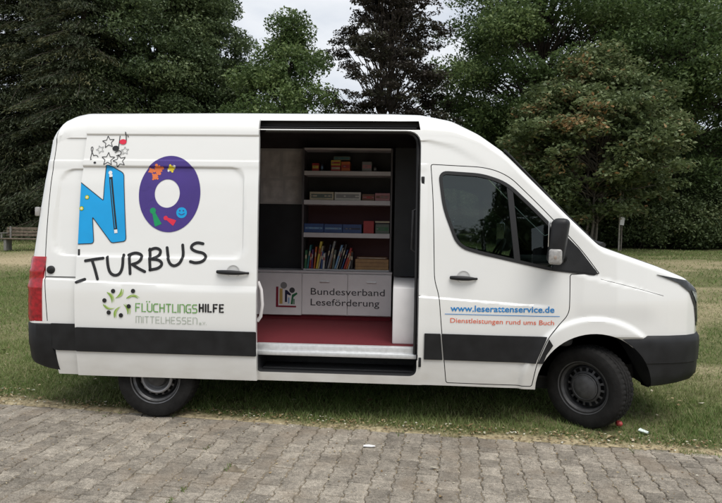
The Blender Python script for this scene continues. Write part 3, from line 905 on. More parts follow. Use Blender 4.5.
# mirrors
for s in (0, 1):
    tmp = bmesh.new()
    box(tmp, -.075, .055, -.11, .11, -.175, .175, .045, 0, 4)
    for v in tmp.verts:
        v.co.x += .02 * (v.co.z / .175) ** 1; v.co.y *= 1 - .12 * (v.co.z < 0)
    mt = Matrix.Translation((3.385, -.17, 1.605)) @ Matrix.Rotation(math.radians(-20), 4, 'Z')
    bmesh.ops.transform(tmp, matrix=mt, verts=tmp.verts)
    arm = []
    tube(tmp, [(3.42, -.08, 1.50), (3.46, .03, 1.46)], [.035, .045], 10); tube(tmp, [(3.42, -.08, 1.66), (3.47, .04, 1.60)], [.02, .03], 10)
    t2 = bmesh.new(); box(t2, -.070, .030, -.116, .05, -.185, -.065, .02, 0, 3); bmesh.ops.transform(t2, matrix=mt, verts=t2.verts)
    t3 = bmesh.new(); box(t3, -.030, -.005, -.119, -.10, -.145, -.115, .006, 0, 2); bmesh.ops.transform(t3, matrix=mt, verts=t3.verts)
    t4 = bmesh.new(); box(t4, -.079, -.070, -.09, .09, -.05, .15, .003, 0, 1); bmesh.ops.transform(t4, matrix=mt, verts=t4.verts)
    if s:
        for t_ in (tmp, t2, t3, t4):
            for v in t_.verts: v.co.y = WIDTH - v.co.y
    wm = obj('wing_mirror', tmp, M['plastic'], van, 40)
    merge(t2, t3, 1)
    obj('indicator_lamp', t2, [M['lamp_clear'], M['lamp_orange']], wm, 40)
    obj('mirror_glass', t4, M['chrome'], wm, 40)

# wheels
def wheel(cx, cy, rz, near, steel_front):
    w = empty('wheel', (cx, cy, .345 + (.022 if steel_front else 0)), rz); w.parent = van
    if steel_front: w.scale = (1, 1.1, 1)
    sgn = -1 if near else 1
    R_ = .345
    def P(l): return [(r, y * (-sgn)) for r, y in l]      # y negative = outside for near
    prof = P([(.205, -.085), (.215, -.098), (.240, -.108), (.275, -.114), (.305, -.112), (.328, -.102), (.340, -.088), (R_, -.072), (R_, -.056), (R_ - .009, -.054), (R_ - .009, -.046), (R_, -.044), (R_, -.016), (R_ - .009, -.013), (R_ - .009, -.005), (R_, -.002), (R_, .025), (R_ - .009, .028), (R_ - .009, .036), (R_, .039), (R_, .070), (.340, .088), (.328, .102), (.305, .112), (.240, .108), (.205, .085)])
    b = bmesh.new()
    def rmod(j, k):
        if j in (6, 7, 8, 19, 20, 21): return -.007 if k % 3 == 0 else 0
        if j in (11, 12, 15, 16): return -.003 if k % 2 else 0
        return 0
    lathe(b, prof, 144, rmod=rmod)
    obj('tyre', b, M['rubber'], w, 25)
    b = bmesh.new()
    rimp = P([(.213, -.100), (.222, -.104), (.222, -.098), (.212, -.092), (.205, -.080), (.190, -.068), (.186, -.02), (.178, .0), (.170, -.028), (.160, -.046), (.132, -.050), (.122, -.058), (.116, -.060), (.105, -.050), (.090, -.040), (.001, -.040)])
    lathe(b, rimp, 96, skip=lambda j, k: j == 9 and (k % 6) < 4)
    obj('rim', b, M['steel'] if not steel_front else M['rim_dark'], w, 35)
    b = bmesh.new()
    lathe(b, P([(.205, -.02), (.205, .09), (.001, .09)]), 48); lathe(b, P([(.18, .02), (.001, .02)]), 32)
    obj('brake_drum', b, M['black'], w, 35)
    b = bmesh.new()
    if steel_front:
        lathe(b, P([(.112, -.062), (.112, -.070), (.104, -.074), (.100, -.070), (.096, -.072), (.070, -.084), (.040, -.088), (.001, -.088)]), 48)
    else:
        lathe(b, P([(.140, -.052), (.140, -.070), (.134, -.076), (.126, -.078), (.118, -.074), (.112, -.060), (.108, -.050)]), 64, 1)
        lathe(b, P([(.085, -.045), (.075, -.075), (.050, -.085), (.001, -.085)]), 48)
    obj('hub_cap', b, [M['rim_dark'], M['ring']], w, 35)
M['ring'] = mat('hub_ring', (0.30, 0.30, 0.31), 0.4, metal=.4)
wheel(3.755, .170, math.radians(-43), True, True)
wheel(.03, .140, 0, True, False)
wheel(3.70, WIDTH - .165, math.radians(-27), False, True)
wheel(0, WIDTH - .175, 0, False, False)

# opening trims: aluminium floor edge, sill, rails, grab handle, upper track
b = bmesh.new()
box(b, .90, 2.285, .090, .30, .588, .666, .010)
box(b, .90, 2.285, .060, .0895, .572, .612, .008)
obj('floor_rail', b, M['alu'], van, 40)
b = bmesh.new()
box(b, .95, 2.27, .14, .36, .438, .452, .004)
obj('step_plate', b, M['step'], van, 40)
b = bmesh.new()
box(b, .3, 2.25, .20, .215, 2.534, 2.542, .002)
obj('upper_track', b, M['black'], van)
b = bmesh.new()
tube(b, [(.91, .10, 1.20), (.940, .095, 1.13), (.952, .09, 1.0), (.938, .09, .90), (.91, .09, .86)], .016, 10)
obj('pillar_trim', b, M['cab_white'], van, 50)
b = bmesh.new()
rimpts = densify(round_poly([(.90, 2.508), (2.290, 2.508), (2.290, .62)], [0, .13, 0], 8)[0:], .05, False)
pp = [(x, side_y(x, z) + .012, z) for x, z in rimpts if x > .92]
tube(b, pp, .0045, 6)
obj('opening_flange', b, M['opening_grey'] if 'opening_grey' in M else M['cab_white'], van, 50)
b = bmesh.new()
pp = [(x - .02, side_y(x, z) + .06, z) for x, z in rimpts if x > .92]
tube(b, pp, .016, 6)
obj('opening_seal', b, M['seal'], van, 50)
b = bmesh.new()
tube(b, [(2.285, .22, 1.86), (2.235, .20, 1.83), (2.232, .20, 1.5), (2.285, .22, 1.47)], .013, 8)
obj('grab_handle', b, M['dash'], van, 50)
b = bmesh.new()
box(b, 2.297, 2.325, -.002 + side_y(2.3, 2.07), side_y(2.3, 2.07) + .05, 2.04, 2.12, .006)
obj('door_catch', b, M['plastic'], van, 40)
b = bmesh.new()
box(b, 2.300, 2.322, side_y(2.32, .6) - .006, side_y(2.32, .6) + .03, .52, .60, .004)
obj('door_catch', b, M['plastic'], van, 40)
# bulkhead, white pedestal, liner panels
b = bmesh.new()
zz_ = [.668, 1.2, 1.6, 2.0, 2.3, 2.44, 2.53]
pl = [(Ys(z) + .07 + (.12 if z > 2.5 else 0), z) for z in zz_]; pl = pl + [(WIDTH - y, z) for y, z in pl[::-1]]
f = [b.verts.new((2.34, y, z)) for y, z in pl]; g_ = [b.verts.new((2.362, y, z)) for y, z in pl]
b.faces.new(f); b.faces.new(g_[::-1])
for k in range(len(f)): b.faces.new((f[k - 1], g_[k - 1], g_[k], f[k]))
obj('bulkhead', b, M['black'], van)
b = bmesh.new(); box(b, 2.075, 2.332, .22, 1.86, .667, 1.165, .012); obj('side_pedestal', b, M['pedestal'] if 'pedestal' in M else M['cab_white'], van, 40)
b = bmesh.new(); box(b, 2.07, 2.33, 1.2, 1.215, 1.178, 2.5, .004); obj('end_panel', b, M['black'], van)
b = bmesh.new(); box(b, -.99, 2.33, .14, 1.90, .6655, .6685); obj('floor_carpet', b, M['carpet'], van)
# cab
for y in (.52, 1.45):
    b = bmesh.new(); box(b, 2.60, 3.0, y - .2, y + .2, .67, .98, .02); box(b, 2.55, 3.05, y - .24, y + .24, .95, 1.12, .05, 0, 3)
    cs = obj('cab_seat', b, M['seat'], van, 50)
    b = bmesh.new()
    mt = Matrix.Translation((2.62, y, 1.40)) @ Matrix.Rotation(math.radians(-12), 4, 'Y')
    box(b, -.07, .07, -.23, .23, -.34, .34, .05, 0, 3, mt); obj('backrest', b, M['seat'], cs, 50)
    b = bmesh.new()
    mt = Matrix.Translation((2.52, y, 1.86)) @ Matrix.Rotation(math.radians(-8), 4, 'Y')
    box(b, -.05, .05, -.12, .12, -.09, .09, .035, 0, 3, mt); obj('headrest', b, M['seat'], cs, 50)
b = bmesh.new()
box(b, 3.30, 3.61, .12, 1.87, .70, 1.36, .05, 0, 3); box(b, 3.22, 3.60, .30, 1.0, 1.15, 1.44, .05, 0, 3)
obj('dashboard', b, M['dash'], van, 50)
b = bmesh.new()
mt = Matrix.Translation((3.14, 1.42, 1.40)) @ Matrix.Rotation(math.radians(-62), 4, 'Y')
ringp = [mt @ Vector((.2 * math.cos(a), .2 * math.sin(a), 0)) for a in [2 * PI * k / 32 for k in range(33)]]
tube(b, ringp, .014, 8, 0, False); tube(b, [mt @ Vector((-.2, 0, 0)), mt @ Vector((.2, 0, 0))], .012, 8); tube(b, [(3.14, 1.42, 1.40), (3.35, 1.42, 1.22)], .03, 8)
obj('steering_wheel', b, M['plastic'], van, 50)

# ------------------------------------------------------------------ inside the van: furniture and books
FL = .6685
cab = empty('base_cabinet', (1.36, 1.45, FL))
tag(cab, 'pale laminate base cabinet along the far wall of the van with Bundesverband Leseförderung lettering', 'cabinet')
def cobj(name, bm, m, parent, smooth=None):
    for v in bm.verts: v.co -= Vector((1.36, 1.45, FL))
    return obj(name, bm, m, parent, smooth)
b = bmesh.new(); box(b, .30, 2.052, 1.45, 1.88, .716, 1.172, .003); cobj('carcass', b, M['cab_white'], cab)
b = bmesh.new(); box(b, .30, 2.05, 1.455, 1.86, FL, .7145, .002); cobj('plinth', b, M['carpet'], cab)
b = bmesh.new(); box(b, .30, 2.056, 1.438, 1.88, 1.174, 1.200, .004); cobj('worktop', b, M['shelf_wood'], cab)
for x0, x1, hd in ((.31, 1.078, None), (1.086, 1.575, (1.278, 1.383)), (1.583, 2.05, (1.783, 1.888))):
    b = bmesh.new(); box(b, x0, x1, 1.432, 1.448, .725 if hd else .715, 1.168, .003)
    d = cobj('cabinet_door', b, M['cab_white'], cab)
    if hd:
        b = bmesh.new(); box(b, hd[0], hd[1], 1.418, 1.4305, 1.078, 1.094, .004); cobj('handle', b, M['alu'], d)
for txt, x1, z0 in (('Bundesverband', 1.981, .942), ('Leseförderung', 1.925, .826)):
    b = place_text(text_bm(txt, .003), 1.180, x1, z0, .105)
    for v in b.verts: v.co.y = 1.4295
    cobj('lettering', b, M['text_grey'], cab)
b = bmesh.new(); mats = []
def flat(polys, m, y):
    if m not in mats: mats.append(m)
    for i, p in enumerate(polys):
        f = b.faces.new([b.verts.new((q[0], y - i * .0003, q[1])) for q in p]); f.material_index = mats.index(m)
rect = lambda x0, x1, z0, z1: [(x0, z0), (x1, z0), (x1, z1), (x0, z1)]
flat([rect(.800, .826, .798, 1.021), rect(.827, 1.022, .798, .816)], M['logo_red'], 1.430)
flat([rect(.838, .872, .835, 1.0)], M['logo_yellow'], 1.430)
flat([circle(.884, 1.036, .036)], M['logo_grey'], 1.430)
flat([[(.898, .855), (.922, .855), (.922, .94), (.958, .925), (.965, .942), (.920, .985), (.898, .985)]], M['logo_navy'], 1.430)
flat([rect(.932, .948, .838, .905)], M['logo_sky'], 1.430)
flat([circle(.976, .985, .030)], M['text_grey'], 1.430)
flat([[(.962, .832), (.985, .832), (.992, .91), (1.036, .945), (1.026, .962), (.975, .935)], rect(.992, 1.004, .832, .89)], M['logo_green'], 1.430)
cobj('logo', b, mats, cab)

shelf = empty('bookshelf', (1.55, 1.69, 1.2005))
tag(shelf, 'dark open bookshelf with pale shelf boards standing on the base cabinet inside the van', 'bookshelf')
def sobj(name, bm, m, parent):
    for v in bm.verts: v.co -= Vector((1.55, 1.69, 1.2005))
    return obj(name, bm, m, parent)
for x0, x1 in ((1.062, 1.082), (2.022, 2.042)):
    b = bmesh.new(); box(b, x0, x1, 1.50, 1.845, 1.2015, 2.53, .002); sobj('side_panel', b, M['liner_side'] if 'liner_side' in M else M['black'], shelf)
b = bmesh.new(); box(b, 1.0825, 2.0215, 1.83, 1.845, 1.2015, 2.53, .001); sobj('back_panel', b, M['shelf_back'], shelf)
ZB = [1.212, 1.612, 1.968, 2.282]
for zt, th in ((1.216, .014), (1.612, .05), (1.968, .05), (2.282, .045), (2.53, .02)):
    b = bmesh.new(); box(b, 1.083, 2.021, 1.498, 1.829, zt - th, zt, .002); sobj('shelf_board', b, M['shelf_wood'], shelf)
ZB[0] = 1.216

pcol = dict(red=(.35, .02, .025), yellow=(.55, .42, .05), blue=(.02, .06, .20), navy=(.012, .018, .05), orange=(.50, .12, .02), white=(.55, .54, .50), green=(.03, .14, .06), teal=(.02, .16, .18), pink=(.42, .18, .20), brown=(.14, .06, .03), black=(.015, .015, .018), cream=(.48, .42, .30), sky=(.15, .30, .48), greygreen=(.10, .13, .11), purple=(.10, .03, .14), grey=(.22, .22, .22))
PM = {k: mat('print_' + k, v, .45, var=.12, vscale=25) for k, v in pcol.items()}
paper = mat('page_paper', (.50, .46, .38), .8)
def game_box(x0, x1, zt, z0, ca, cb, label, cat='box', name='game_box', depth=.2, band=.35):
    e = bmesh.new(); cx = (x0 + x1) / 2
    y0 = 1.515 + random.random() * .01
    h = zt - z0
    box(e, x0 - cx, x1 - cx, 0, depth, 0, h, .002)
    root = link(name, bpy.data.meshes.new(name), PM[ca]); bmesh.ops.recalc_face_normals(e, faces=e.faces); e.to_mesh(root.data); e.free()
    root.location = (cx, y0, z0 + .0006)
    tag(root, label, cat, 'boxed games on the bookshelf')
    if cb:
        e = bmesh.new(); w = x1 - x0
        xa, xb = x0 - cx + w * .06, x1 - cx - w * .06; za, zb = h * (.5 - band / 2), h * (.5 + band / 2); nn = max(4, int(w / .022))
        cols = [[e.verts.new((xa + (xb - xa) * q / nn, -.0008, za + (zb - za) * u / 3)) for u in range(4)] for q in range(nn + 1)]
        for q in range(nn):
            for u in range(3):
                f = e.faces.new((cols[q][u], cols[q + 1][u], cols[q + 1][u + 1], cols[q][u + 1])); f.material_index = random.choice((0, 0, 1, 2)) if u == 1 else 0
        obj('printed_panel', e, [PM[cb], PM[ca], PM['grey']], root)
    return root
b3, b2_, b1 = ZB[3], ZB[2], ZB[1]
game_box(1.165, 1.240, b3 + .085, b3, 'red', 'yellow', 'small red and yellow box, leftmost on the top shelf board')
game_box(1.262, 1.285, b3 + .075, b3, 'navy', 'sky', 'tiny dark blue box beside the red one on the top shelf board')
game_box(1.372, 1.475, b3 + .062, b3, 'red', 'cream', 'low red and cream box under the yellow box on the top shelf board')
game_box(1.372, 1.475, b3 + .118, b3 + .063, 'yellow', 'red', 'yellow and red box stacked on the low red and cream box')
game_box(1.482, 1.578, b3 + .105, b3, 'orange', 'red', 'orange and red box right of the two stacked boxes on the top shelf board')
game_box(1.40, 1.580, b3 + .160, b3 + .119, 'greygreen', 'teal', 'flat grey-green box lying across the boxes in the middle of the top shelf board')
game_box(1.710, 1.815, b3 + .105, b3, 'grey', 'pink', 'grey and pink box towards the right of the top shelf board')
game_box(1.835, 1.865, b3 + .05, b3, 'black', 'grey', 'very small dark box, rightmost on the top shelf board')
game_box(1.143, 1.405, b2_ + .088, b2_, 'cream', 'greygreen', 'wide cream box with dark print, left on the second shelf board', band=.5)
game_box(1.415, 1.700, b2_ + .088, b2_, 'white', 'grey', 'wide white box with grey print, middle of the second shelf board', band=.5)
game_box(1.715, 1.850, b2_ + .070, b2_, 'brown', 'red', 'brown and red box right of the white one on the second shelf board')
game_box(1.856, 2.015, b2_ + .082, b2_, 'pink', 'brown', 'pink and brown box at the right end of the second shelf board')
game_box(1.086, 1.300, b1 + .098, b1, 'blue', 'sky', 'blue box at the left end of the third shelf board', band=.2)
game_box(1.304, 1.505, b1 + .095, b1, 'blue', 'sky', 'blue box between two other blue boxes on the third shelf board', band=.2)
game_box(1.509, 1.715, b1 + .095, b1, 'blue', 'navy', 'blue box next to the red box on the third shelf board', band=.2)
game_box(1.735, 1.848, b1 + .135, b1, 'red', None, 'plain red box standing on the third shelf board')
game_box(1.866, 2.015, b1 + .102, b1, 'greygreen', 'green', 'grey-green box at the right end of the third shelf board')
game_box(1.862, 2.017, b1 + .135, b1 + .118, 'cream', None, 'thin cream lid lying on top of the grey-green box stack')
game_box(1.868, 2.012, b1 + .117, b1 + .103, 'black', None, 'thin black box between the cream lid and the grey-green box')
r = game_box(1.652, 2.015, ZB[0] + .115, ZB[0], 'cream', None, 'long low wooden box at the right end of the bottom shelf', 'box', 'wooden_box', .24)
r.data.materials.clear(); r.data.materials.append(M['wood']); del r['group']
e = bmesh.new()
for zz in (.035, .075): box(e, -.178, .178, -.0016, -.0004, zz, zz + .004)
obj('slat_gap', e, PM['brown'], r)
game_box(1.668, 2.000, ZB[0] + .140, ZB[0] + .1165, 'brown', 'cream', 'flat brown box lying on top of the long wooden box', depth=.22)
e = None
bk = [('green', .030, .20, 3), ('teal', .022, .26, 8), ('red', .022, .17, 6), ('purple', .020, .21, 2), ('orange', .020, .24, 5), ('yellow', .028, .30, 9), ('cream', .016, .25, 10), ('blue', .028, .19, 4), ('white', .024, .17, 3), ('navy', .020, .27, 11), ('grey', .026, .31, 13), ('brown', .020, .23, 8), ('greygreen', .028, .21, 7), ('sky', .024, .27, 16), ('white', .010, .24, 16), ('black', .022, .28, 15), ('blue', .016, .22, 17), ('red', .024, .24, 18), ('orange', .022, .20, 17), ('white', .012, .17, 14), ('black', .030, .19, 2)]
words = {2: 'upright', 3: 'upright'}
x = 1.092; seen = {}
step_ = .0253
for i, (c, w, h, ang) in enumerate(bk):
    e = bmesh.new()
    box(e, 0, w, 0, .15, 0, h, .0015)
    me_ = bpy.data.meshes.new('book'); bmesh.ops.recalc_face_normals(e, faces=e.faces); e.to_mesh(me_); e.free()
    o = link('book', me_, PM[c])
    o.location = (1.092 + i * step_, 1.512 + .012 * ((i * 7) % 5) / 5, ZB[0] + .0006); 
    o.rotation_euler = (0, math.radians(ang), 0); o.location.z += w * math.sin(math.radians(ang))
    o.scale = (.82, 1, 1)
    prev = bk[i - 1][0] if i else None; nxt = bk[i + 1][0] if i < len(bk) - 1 else None
    tall = 'tall ' if h > .255 else ('short ' if h < .195 else '')
    pos = ('at the left end of the row of books' if not i else 'at the right end of the row of books' if not nxt else 'between the %s and the %s book' % (prev.replace('greygreen', 'grey-green'), nxt.replace('greygreen', 'grey-green')))
    tag(o, '%s%s book %s on the bottom shelf' % (tall, c.replace('greygreen', 'grey-green'), pos), 'book', 'books on the bottom shelf')
    e = bmesh.new(); box(e, w * .15, w * .85, -.0012, -.0002, h * .55, h * .75)
    obj('spine_label', e, PM['cream' if c not in ('cream', 'white', 'yellow') else 'red'], o)
# pin board with drawings on the far wall
b = bmesh.new(); box(b, -.24, .24, 0, .02, -.31, .31, .003)
pb = obj('pin_board', b, M['board_grey']); pb.location = (.79, 1.70, 2.235)
tag(pb, 'grey picture board hung on the dark wall left of the bookshelf', 'board')
sheet = mat('sheet_print', (.60, .58, .56), .8, var=.22, vscale=10)
for x0, x1, z0, z1 in ((-.22, -.02, -.02, .28), (.02, .22, 0, .28), (-.20, .02, -.29, -.05), (.05, .2, -.28, -.04)):
    b = bmesh.new(); box(b, x0, x1, -.004, -.001, z0, z1); obj('picture_sheet', b, sheet, pb)
b = bmesh.new(); box(b, .3, 1.055, 1.725, 1.74, 1.203, 2.55); obj('wall_panel', b, M['black'], van)

# ------------------------------------------------------------------ ground
PHI = math.radians(-5.8)
ca, sa = math.cos(PHI), math.sin(PHI)
def pave(a, b_): return (-1.5 + a * ca - b_ * sa, .26 + a * sa + b_ * ca)     # a along the border, b towards the grass
def to_pave(x, y):
    dx, dy = x + 1.5, y - .26
    return dx * ca + dy * sa, -dx * sa + dy * ca
def gz(x, y):
    """height of the lawn"""
    a, b_ = to_pave(x, y)
    t = np.clip((y - 3.0) / 4.0, 0, 1)
    rise = np.where(y > 3, .038 * (y - 3) * t, 0)
    rise = np.where(y > 34, .038 * 31 + (y - 34) * .0, rise)
    fade = np.clip(b_ / .5, 0, 1)
    und = .03 * np.sin(x * 1.3 + .4) * np.sin(y * .9 + 1.1) + .018 * np.sin(x * 3.1 + y * 2.3) + .08 * np.sin(x * .35) * np.sin(y * .3) * np.clip((y - 4) / 10, 0, 1)
    hump = .026 * np.exp(-((x - 3.75) ** 2 + (y - .3) ** 2) / .8) * np.clip(b_ / .2, 0, 1)
    return np.where(b_ >= 0, -.006 + .014 * np.clip(b_ / .08, 0, 1) + hump + rise + und * fade * .6 * np.clip(.25 + (y - 1) / 6, .25, 1), -.03)

def np_mesh(name, verts, faces, m, tint=None, parent=None, smooth=False):
    me = bpy.data.meshes.new(name)
    n = len(verts); k = faces.shape[1]; f = len(faces)
    me.vertices.add(n); me.vertices.foreach_set('co', verts.astype(np.float32).ravel())
    me.loops.add(f * k); me.loops.foreach_set('vertex_index', faces.astype(np.int32).ravel())
    me.polygons.add(f); me.polygons.foreach_set('loop_start', np.arange(0, f * k, k, dtype=np.int32))
    me.update(calc_edges=True)
    if tint is not None:
        at = me.attributes.new('tint', 'FLOAT', 'FACE'); at.data.foreach_set('value', tint.astype(np.float32))
    if smooth: me.polygons.foreach_set('use_smooth', np.ones(f, dtype=bool))
    return link(name, me, m, parent)

def vnoise(x, y, s, seed=0):
    """smooth value noise, vectorised"""
    x = np.asarray(x) / s + seed * 17.3; y = np.asarray(y) / s + seed * 9.1
    xi, yi = np.floor(x), np.floor(y); fx, fy = x - xi, y - yi
    fx = fx * fx * (3 - 2 * fx); fy = fy * fy * (3 - 2 * fy)
    h = lambda a, b_: np.modf(np.abs(np.sin(a * 127.1 + b_ * 311.7 + seed) * 43758.5453))[0]
    return (h(xi, yi) * (1 - fx) + h(xi + 1, yi) * fx) * (1 - fy) + (h(xi, yi + 1) * (1 - fx) + h(xi + 1, yi + 1) * fx) * fy
def dryness(x, y):
    """0 lush .. 1 bare: worn patches, the path at the left and the strip along the paving"""
    a, b_ = to_pave(x, y)
    n = .5 * vnoise(x, y * 1.6, 2.6, 1) + .3 * vnoise(x, y * 1.5, .9, 2) + .2 * vnoise(x, y, .35, 3)
    d = np.clip((n - .56) * 3.0, 0, .7)
    strip_ = np.clip(1 - (b_ - .01 - (.09 + .22 * np.clip((-.3 - x) / 1.5, 0, 1)) * vnoise(x, y, .35, 4)) / .07, 0, 1)
    path = np.clip(1.6 - np.abs((y - 13.6 - .12 * (x + 9)) / 3.0) * 1.5 + (vnoise(x, y, 1.4, 5) - .5) * 1.2, 0, 1) * np.clip((-4.5 - x) / 1.5, 0, 1)
    right = np.clip((vnoise(x, y * 2.2, 3.0, 6) * .6 + vnoise(x, y * 2, 1.0, 7) * .4 - .36) * 4, 0, .85) * np.clip((x - 4.6) / 1.0, 0, 1) * np.clip((y - .8) / 2, 0, 1) * np.clip((20 - y) / 3, 0, 1)
    right = right * np.clip(.25 + 1.5 * (.5 * vnoise(x, y * 1.4, .45, 15) + .5 * vnoise(x, y, .16, 16)), 0, 1) * .78
    return np.clip(np.maximum.reduce([d * .30, strip_, path, right]), 0, 1)

def ground_mat():
    m, nt, b = new_mat('lawn_soil')
    at = nt.nodes.new('ShaderNodeAttribute'); at.attribute_name = 'dry'
    tc = nt.nodes.new('ShaderNodeTexCoord')
    n1 = nt.nodes.new('ShaderNodeTexNoise'); n1.inputs['Scale'].default_value = 22; n1.inputs['Detail'].default_value = 8
    nt.links.new(tc.outputs['Object'], n1.inputs['Vector'])
    gr = nt.nodes.new('ShaderNodeValToRGB'); gr.color_ramp.elements[0].color = (.045, .055, .020, 1); gr.color_ramp.elements[1].color = (.15, .155, .065, 1)
    gr.color_ramp.elements[0].position = .3; gr.color_ramp.elements[1].position = .7
    so = nt.nodes.new('ShaderNodeValToRGB'); so.color_ramp.elements[0].color = (.20, .16, .095, 1); so.color_ramp.elements[1].color = (.46, .39, .25, 1)
    so.color_ramp.elements[0].position = .3; so.color_ramp.elements[1].position = .7
    nt.links.new(n1.outputs['Fac'], gr.inputs[0]); nt.links.new(n1.outputs['Fac'], so.inputs[0])
    mx = nt.nodes.new('ShaderNodeMix'); mx.data_type = 'RGBA'
    nt.links.new(at.outputs['Fac'], mx.inputs['Factor']); nt.links.new(gr.outputs[0], mx.inputs['A']); nt.links.new(so.outputs[0], mx.inputs['B'])
    nt.links.new(mx.outputs['Result'], b.inputs['Base Color']); b.inputs['Roughness'].default_value = .95
    b.inputs['Specular IOR Level'].default_value = .15
    bp = nt.nodes.new('ShaderNodeBump'); bp.inputs['Strength'].default_value = .6; bp.inputs['Distance'].default_value = .03
    nt.links.new(n1.outputs['Fac'], bp.inputs['Height']); nt.links.new(bp.outputs[0], b.inputs['Normal'])
    return m
gx = np.concatenate([np.array([-400, -200, -110, -70, -50]), np.arange(-40, -8, 1.0), np.arange(-8, 9, .12), np.arange(9, 40, 1.0), np.array([50, 70, 110, 200, 400])])
gb = np.concatenate([np.array([-400, -150, -60, -30, -15, -6, -2, -.4, -.02, 0.0, .03]), np.arange(.06, 5, .08), np.arange(5, 40, .5), np.array([45, 60, 90, 150, 400])])
A_, B_ = np.meshgrid(gx, gb)
X = -1.5 + A_ * ca - B_ * sa; Y = .26 + A_ * sa + B_ * ca
Z = gz(X, Y)
V = np.stack([X, Y, Z], -1).reshape(-1, 3)
nx, ny = len(gx), len(gb)
ii = np.arange(ny - 1)[:, None] * nx + np.arange(nx - 1)[None, :]
F = np.stack([ii, ii + 1, ii + nx + 1, ii + nx], -1).reshape(-1, 4)
lawn = np_mesh('ground', V, F, ground_mat(), smooth=True)
at = lawn.data.attributes.new('dry', 'FLOAT', 'POINT'); at.data.foreach_set('value', dryness(V[:, 0], V[:, 1]).astype(np.float32))
lawn['kind'] = 'structure'

# grass blades
def blades(n, region, h, w, seed, edge=False):
    rs = np.random.RandomState(seed)
    a = rs.uniform(region[0], region[1], n); b_ = rs.uniform(region[2], region[3], n)
    x = -1.5 + a * ca - b_ * sa; y = .26 + a * sa + b_ * ca
    dr = dryness(x, y)
    clump = .55 * vnoise(x, y, .22, 8) + .45 * vnoise(x, y, .07, 9)
    keep = (rs.rand(n) < (1 - dr * .93) * (.25 + 1.1 * clump)) & (b_ > -.02)
    if edge: keep = (vnoise(x, y, .30, 18) * .6 + vnoise(x, y, .09, 19) * .4 > .54) & (b_ < .03 + .1 * vnoise(x, y, .2, 20))
    x, y, clump, dr = x[keep], y[keep], clump[keep], dr[keep]; n = len(x)
    z = np.maximum(gz(x, y), -.004)
    hh = h * (.45 + .75 * rs.rand(n)) * (.6 + .8 * clump) * (1 - .5 * dr)
    ww = w * (.6 + .8 * rs.rand(n))
    th = rs.uniform(0, 2 * PI, n); le = hh * (.25 + .9 * rs.rand(n)); ph = rs.uniform(0, 2 * PI, n)
    v0 = np.stack([x - np.cos(th) * ww / 2, y - np.sin(th) * ww / 2, z - .004], -1)
    v1 = np.stack([x + np.cos(th) * ww / 2, y + np.sin(th) * ww / 2, z - .004], -1)
    v2 = np.stack([x + np.cos(ph) * le, y + np.sin(ph) * le, z + hh], -1)
    V = np.stack([v0, v1, v2], 1).reshape(-1, 3); F = np.arange(n * 3).reshape(-1, 3)
    tint = np.clip(.15 + .5 * vnoise(x, y, .8, 12) + .25 * rs.rand(n) + .35 * dr + (rs.rand(n) < .10) * .4, 0, 1)
    return V, F, tint
parts = [blades(26000, (-3.5, 9.5, -.035, .14), .036, .006, 9, True), blades(150000, (-3.5, 9.5, 0.0, 3.0), .050, .007, 1), blades(120000, (-7, 14, 3.0, 9), .055, .011, 2), blades(90000, (-16, 24, 9, 25), .07, .026, 3)]
Vs, Fs, Ts, o_n = [], [], [], 0
for v, f, t in parts: Vs.append(v); Fs.append(f + o_n); Ts.append(t); o_n += len(v)
M['grass'] = tint_mat('grass_blades', [(0, (.056, .100, .022)), (.35, (.105, .168, .042)), (.68, (.18, .23, .075)), (1, (.38, .35, .20))], .6, .25)
gobj = np_mesh('grass', np.concatenate(Vs), np.concatenate(Fs), M['grass'], np.concatenate(Ts))
tag(gobj, 'short patchy green lawn grass growing under and around the van', 'grass', kind='stuff')

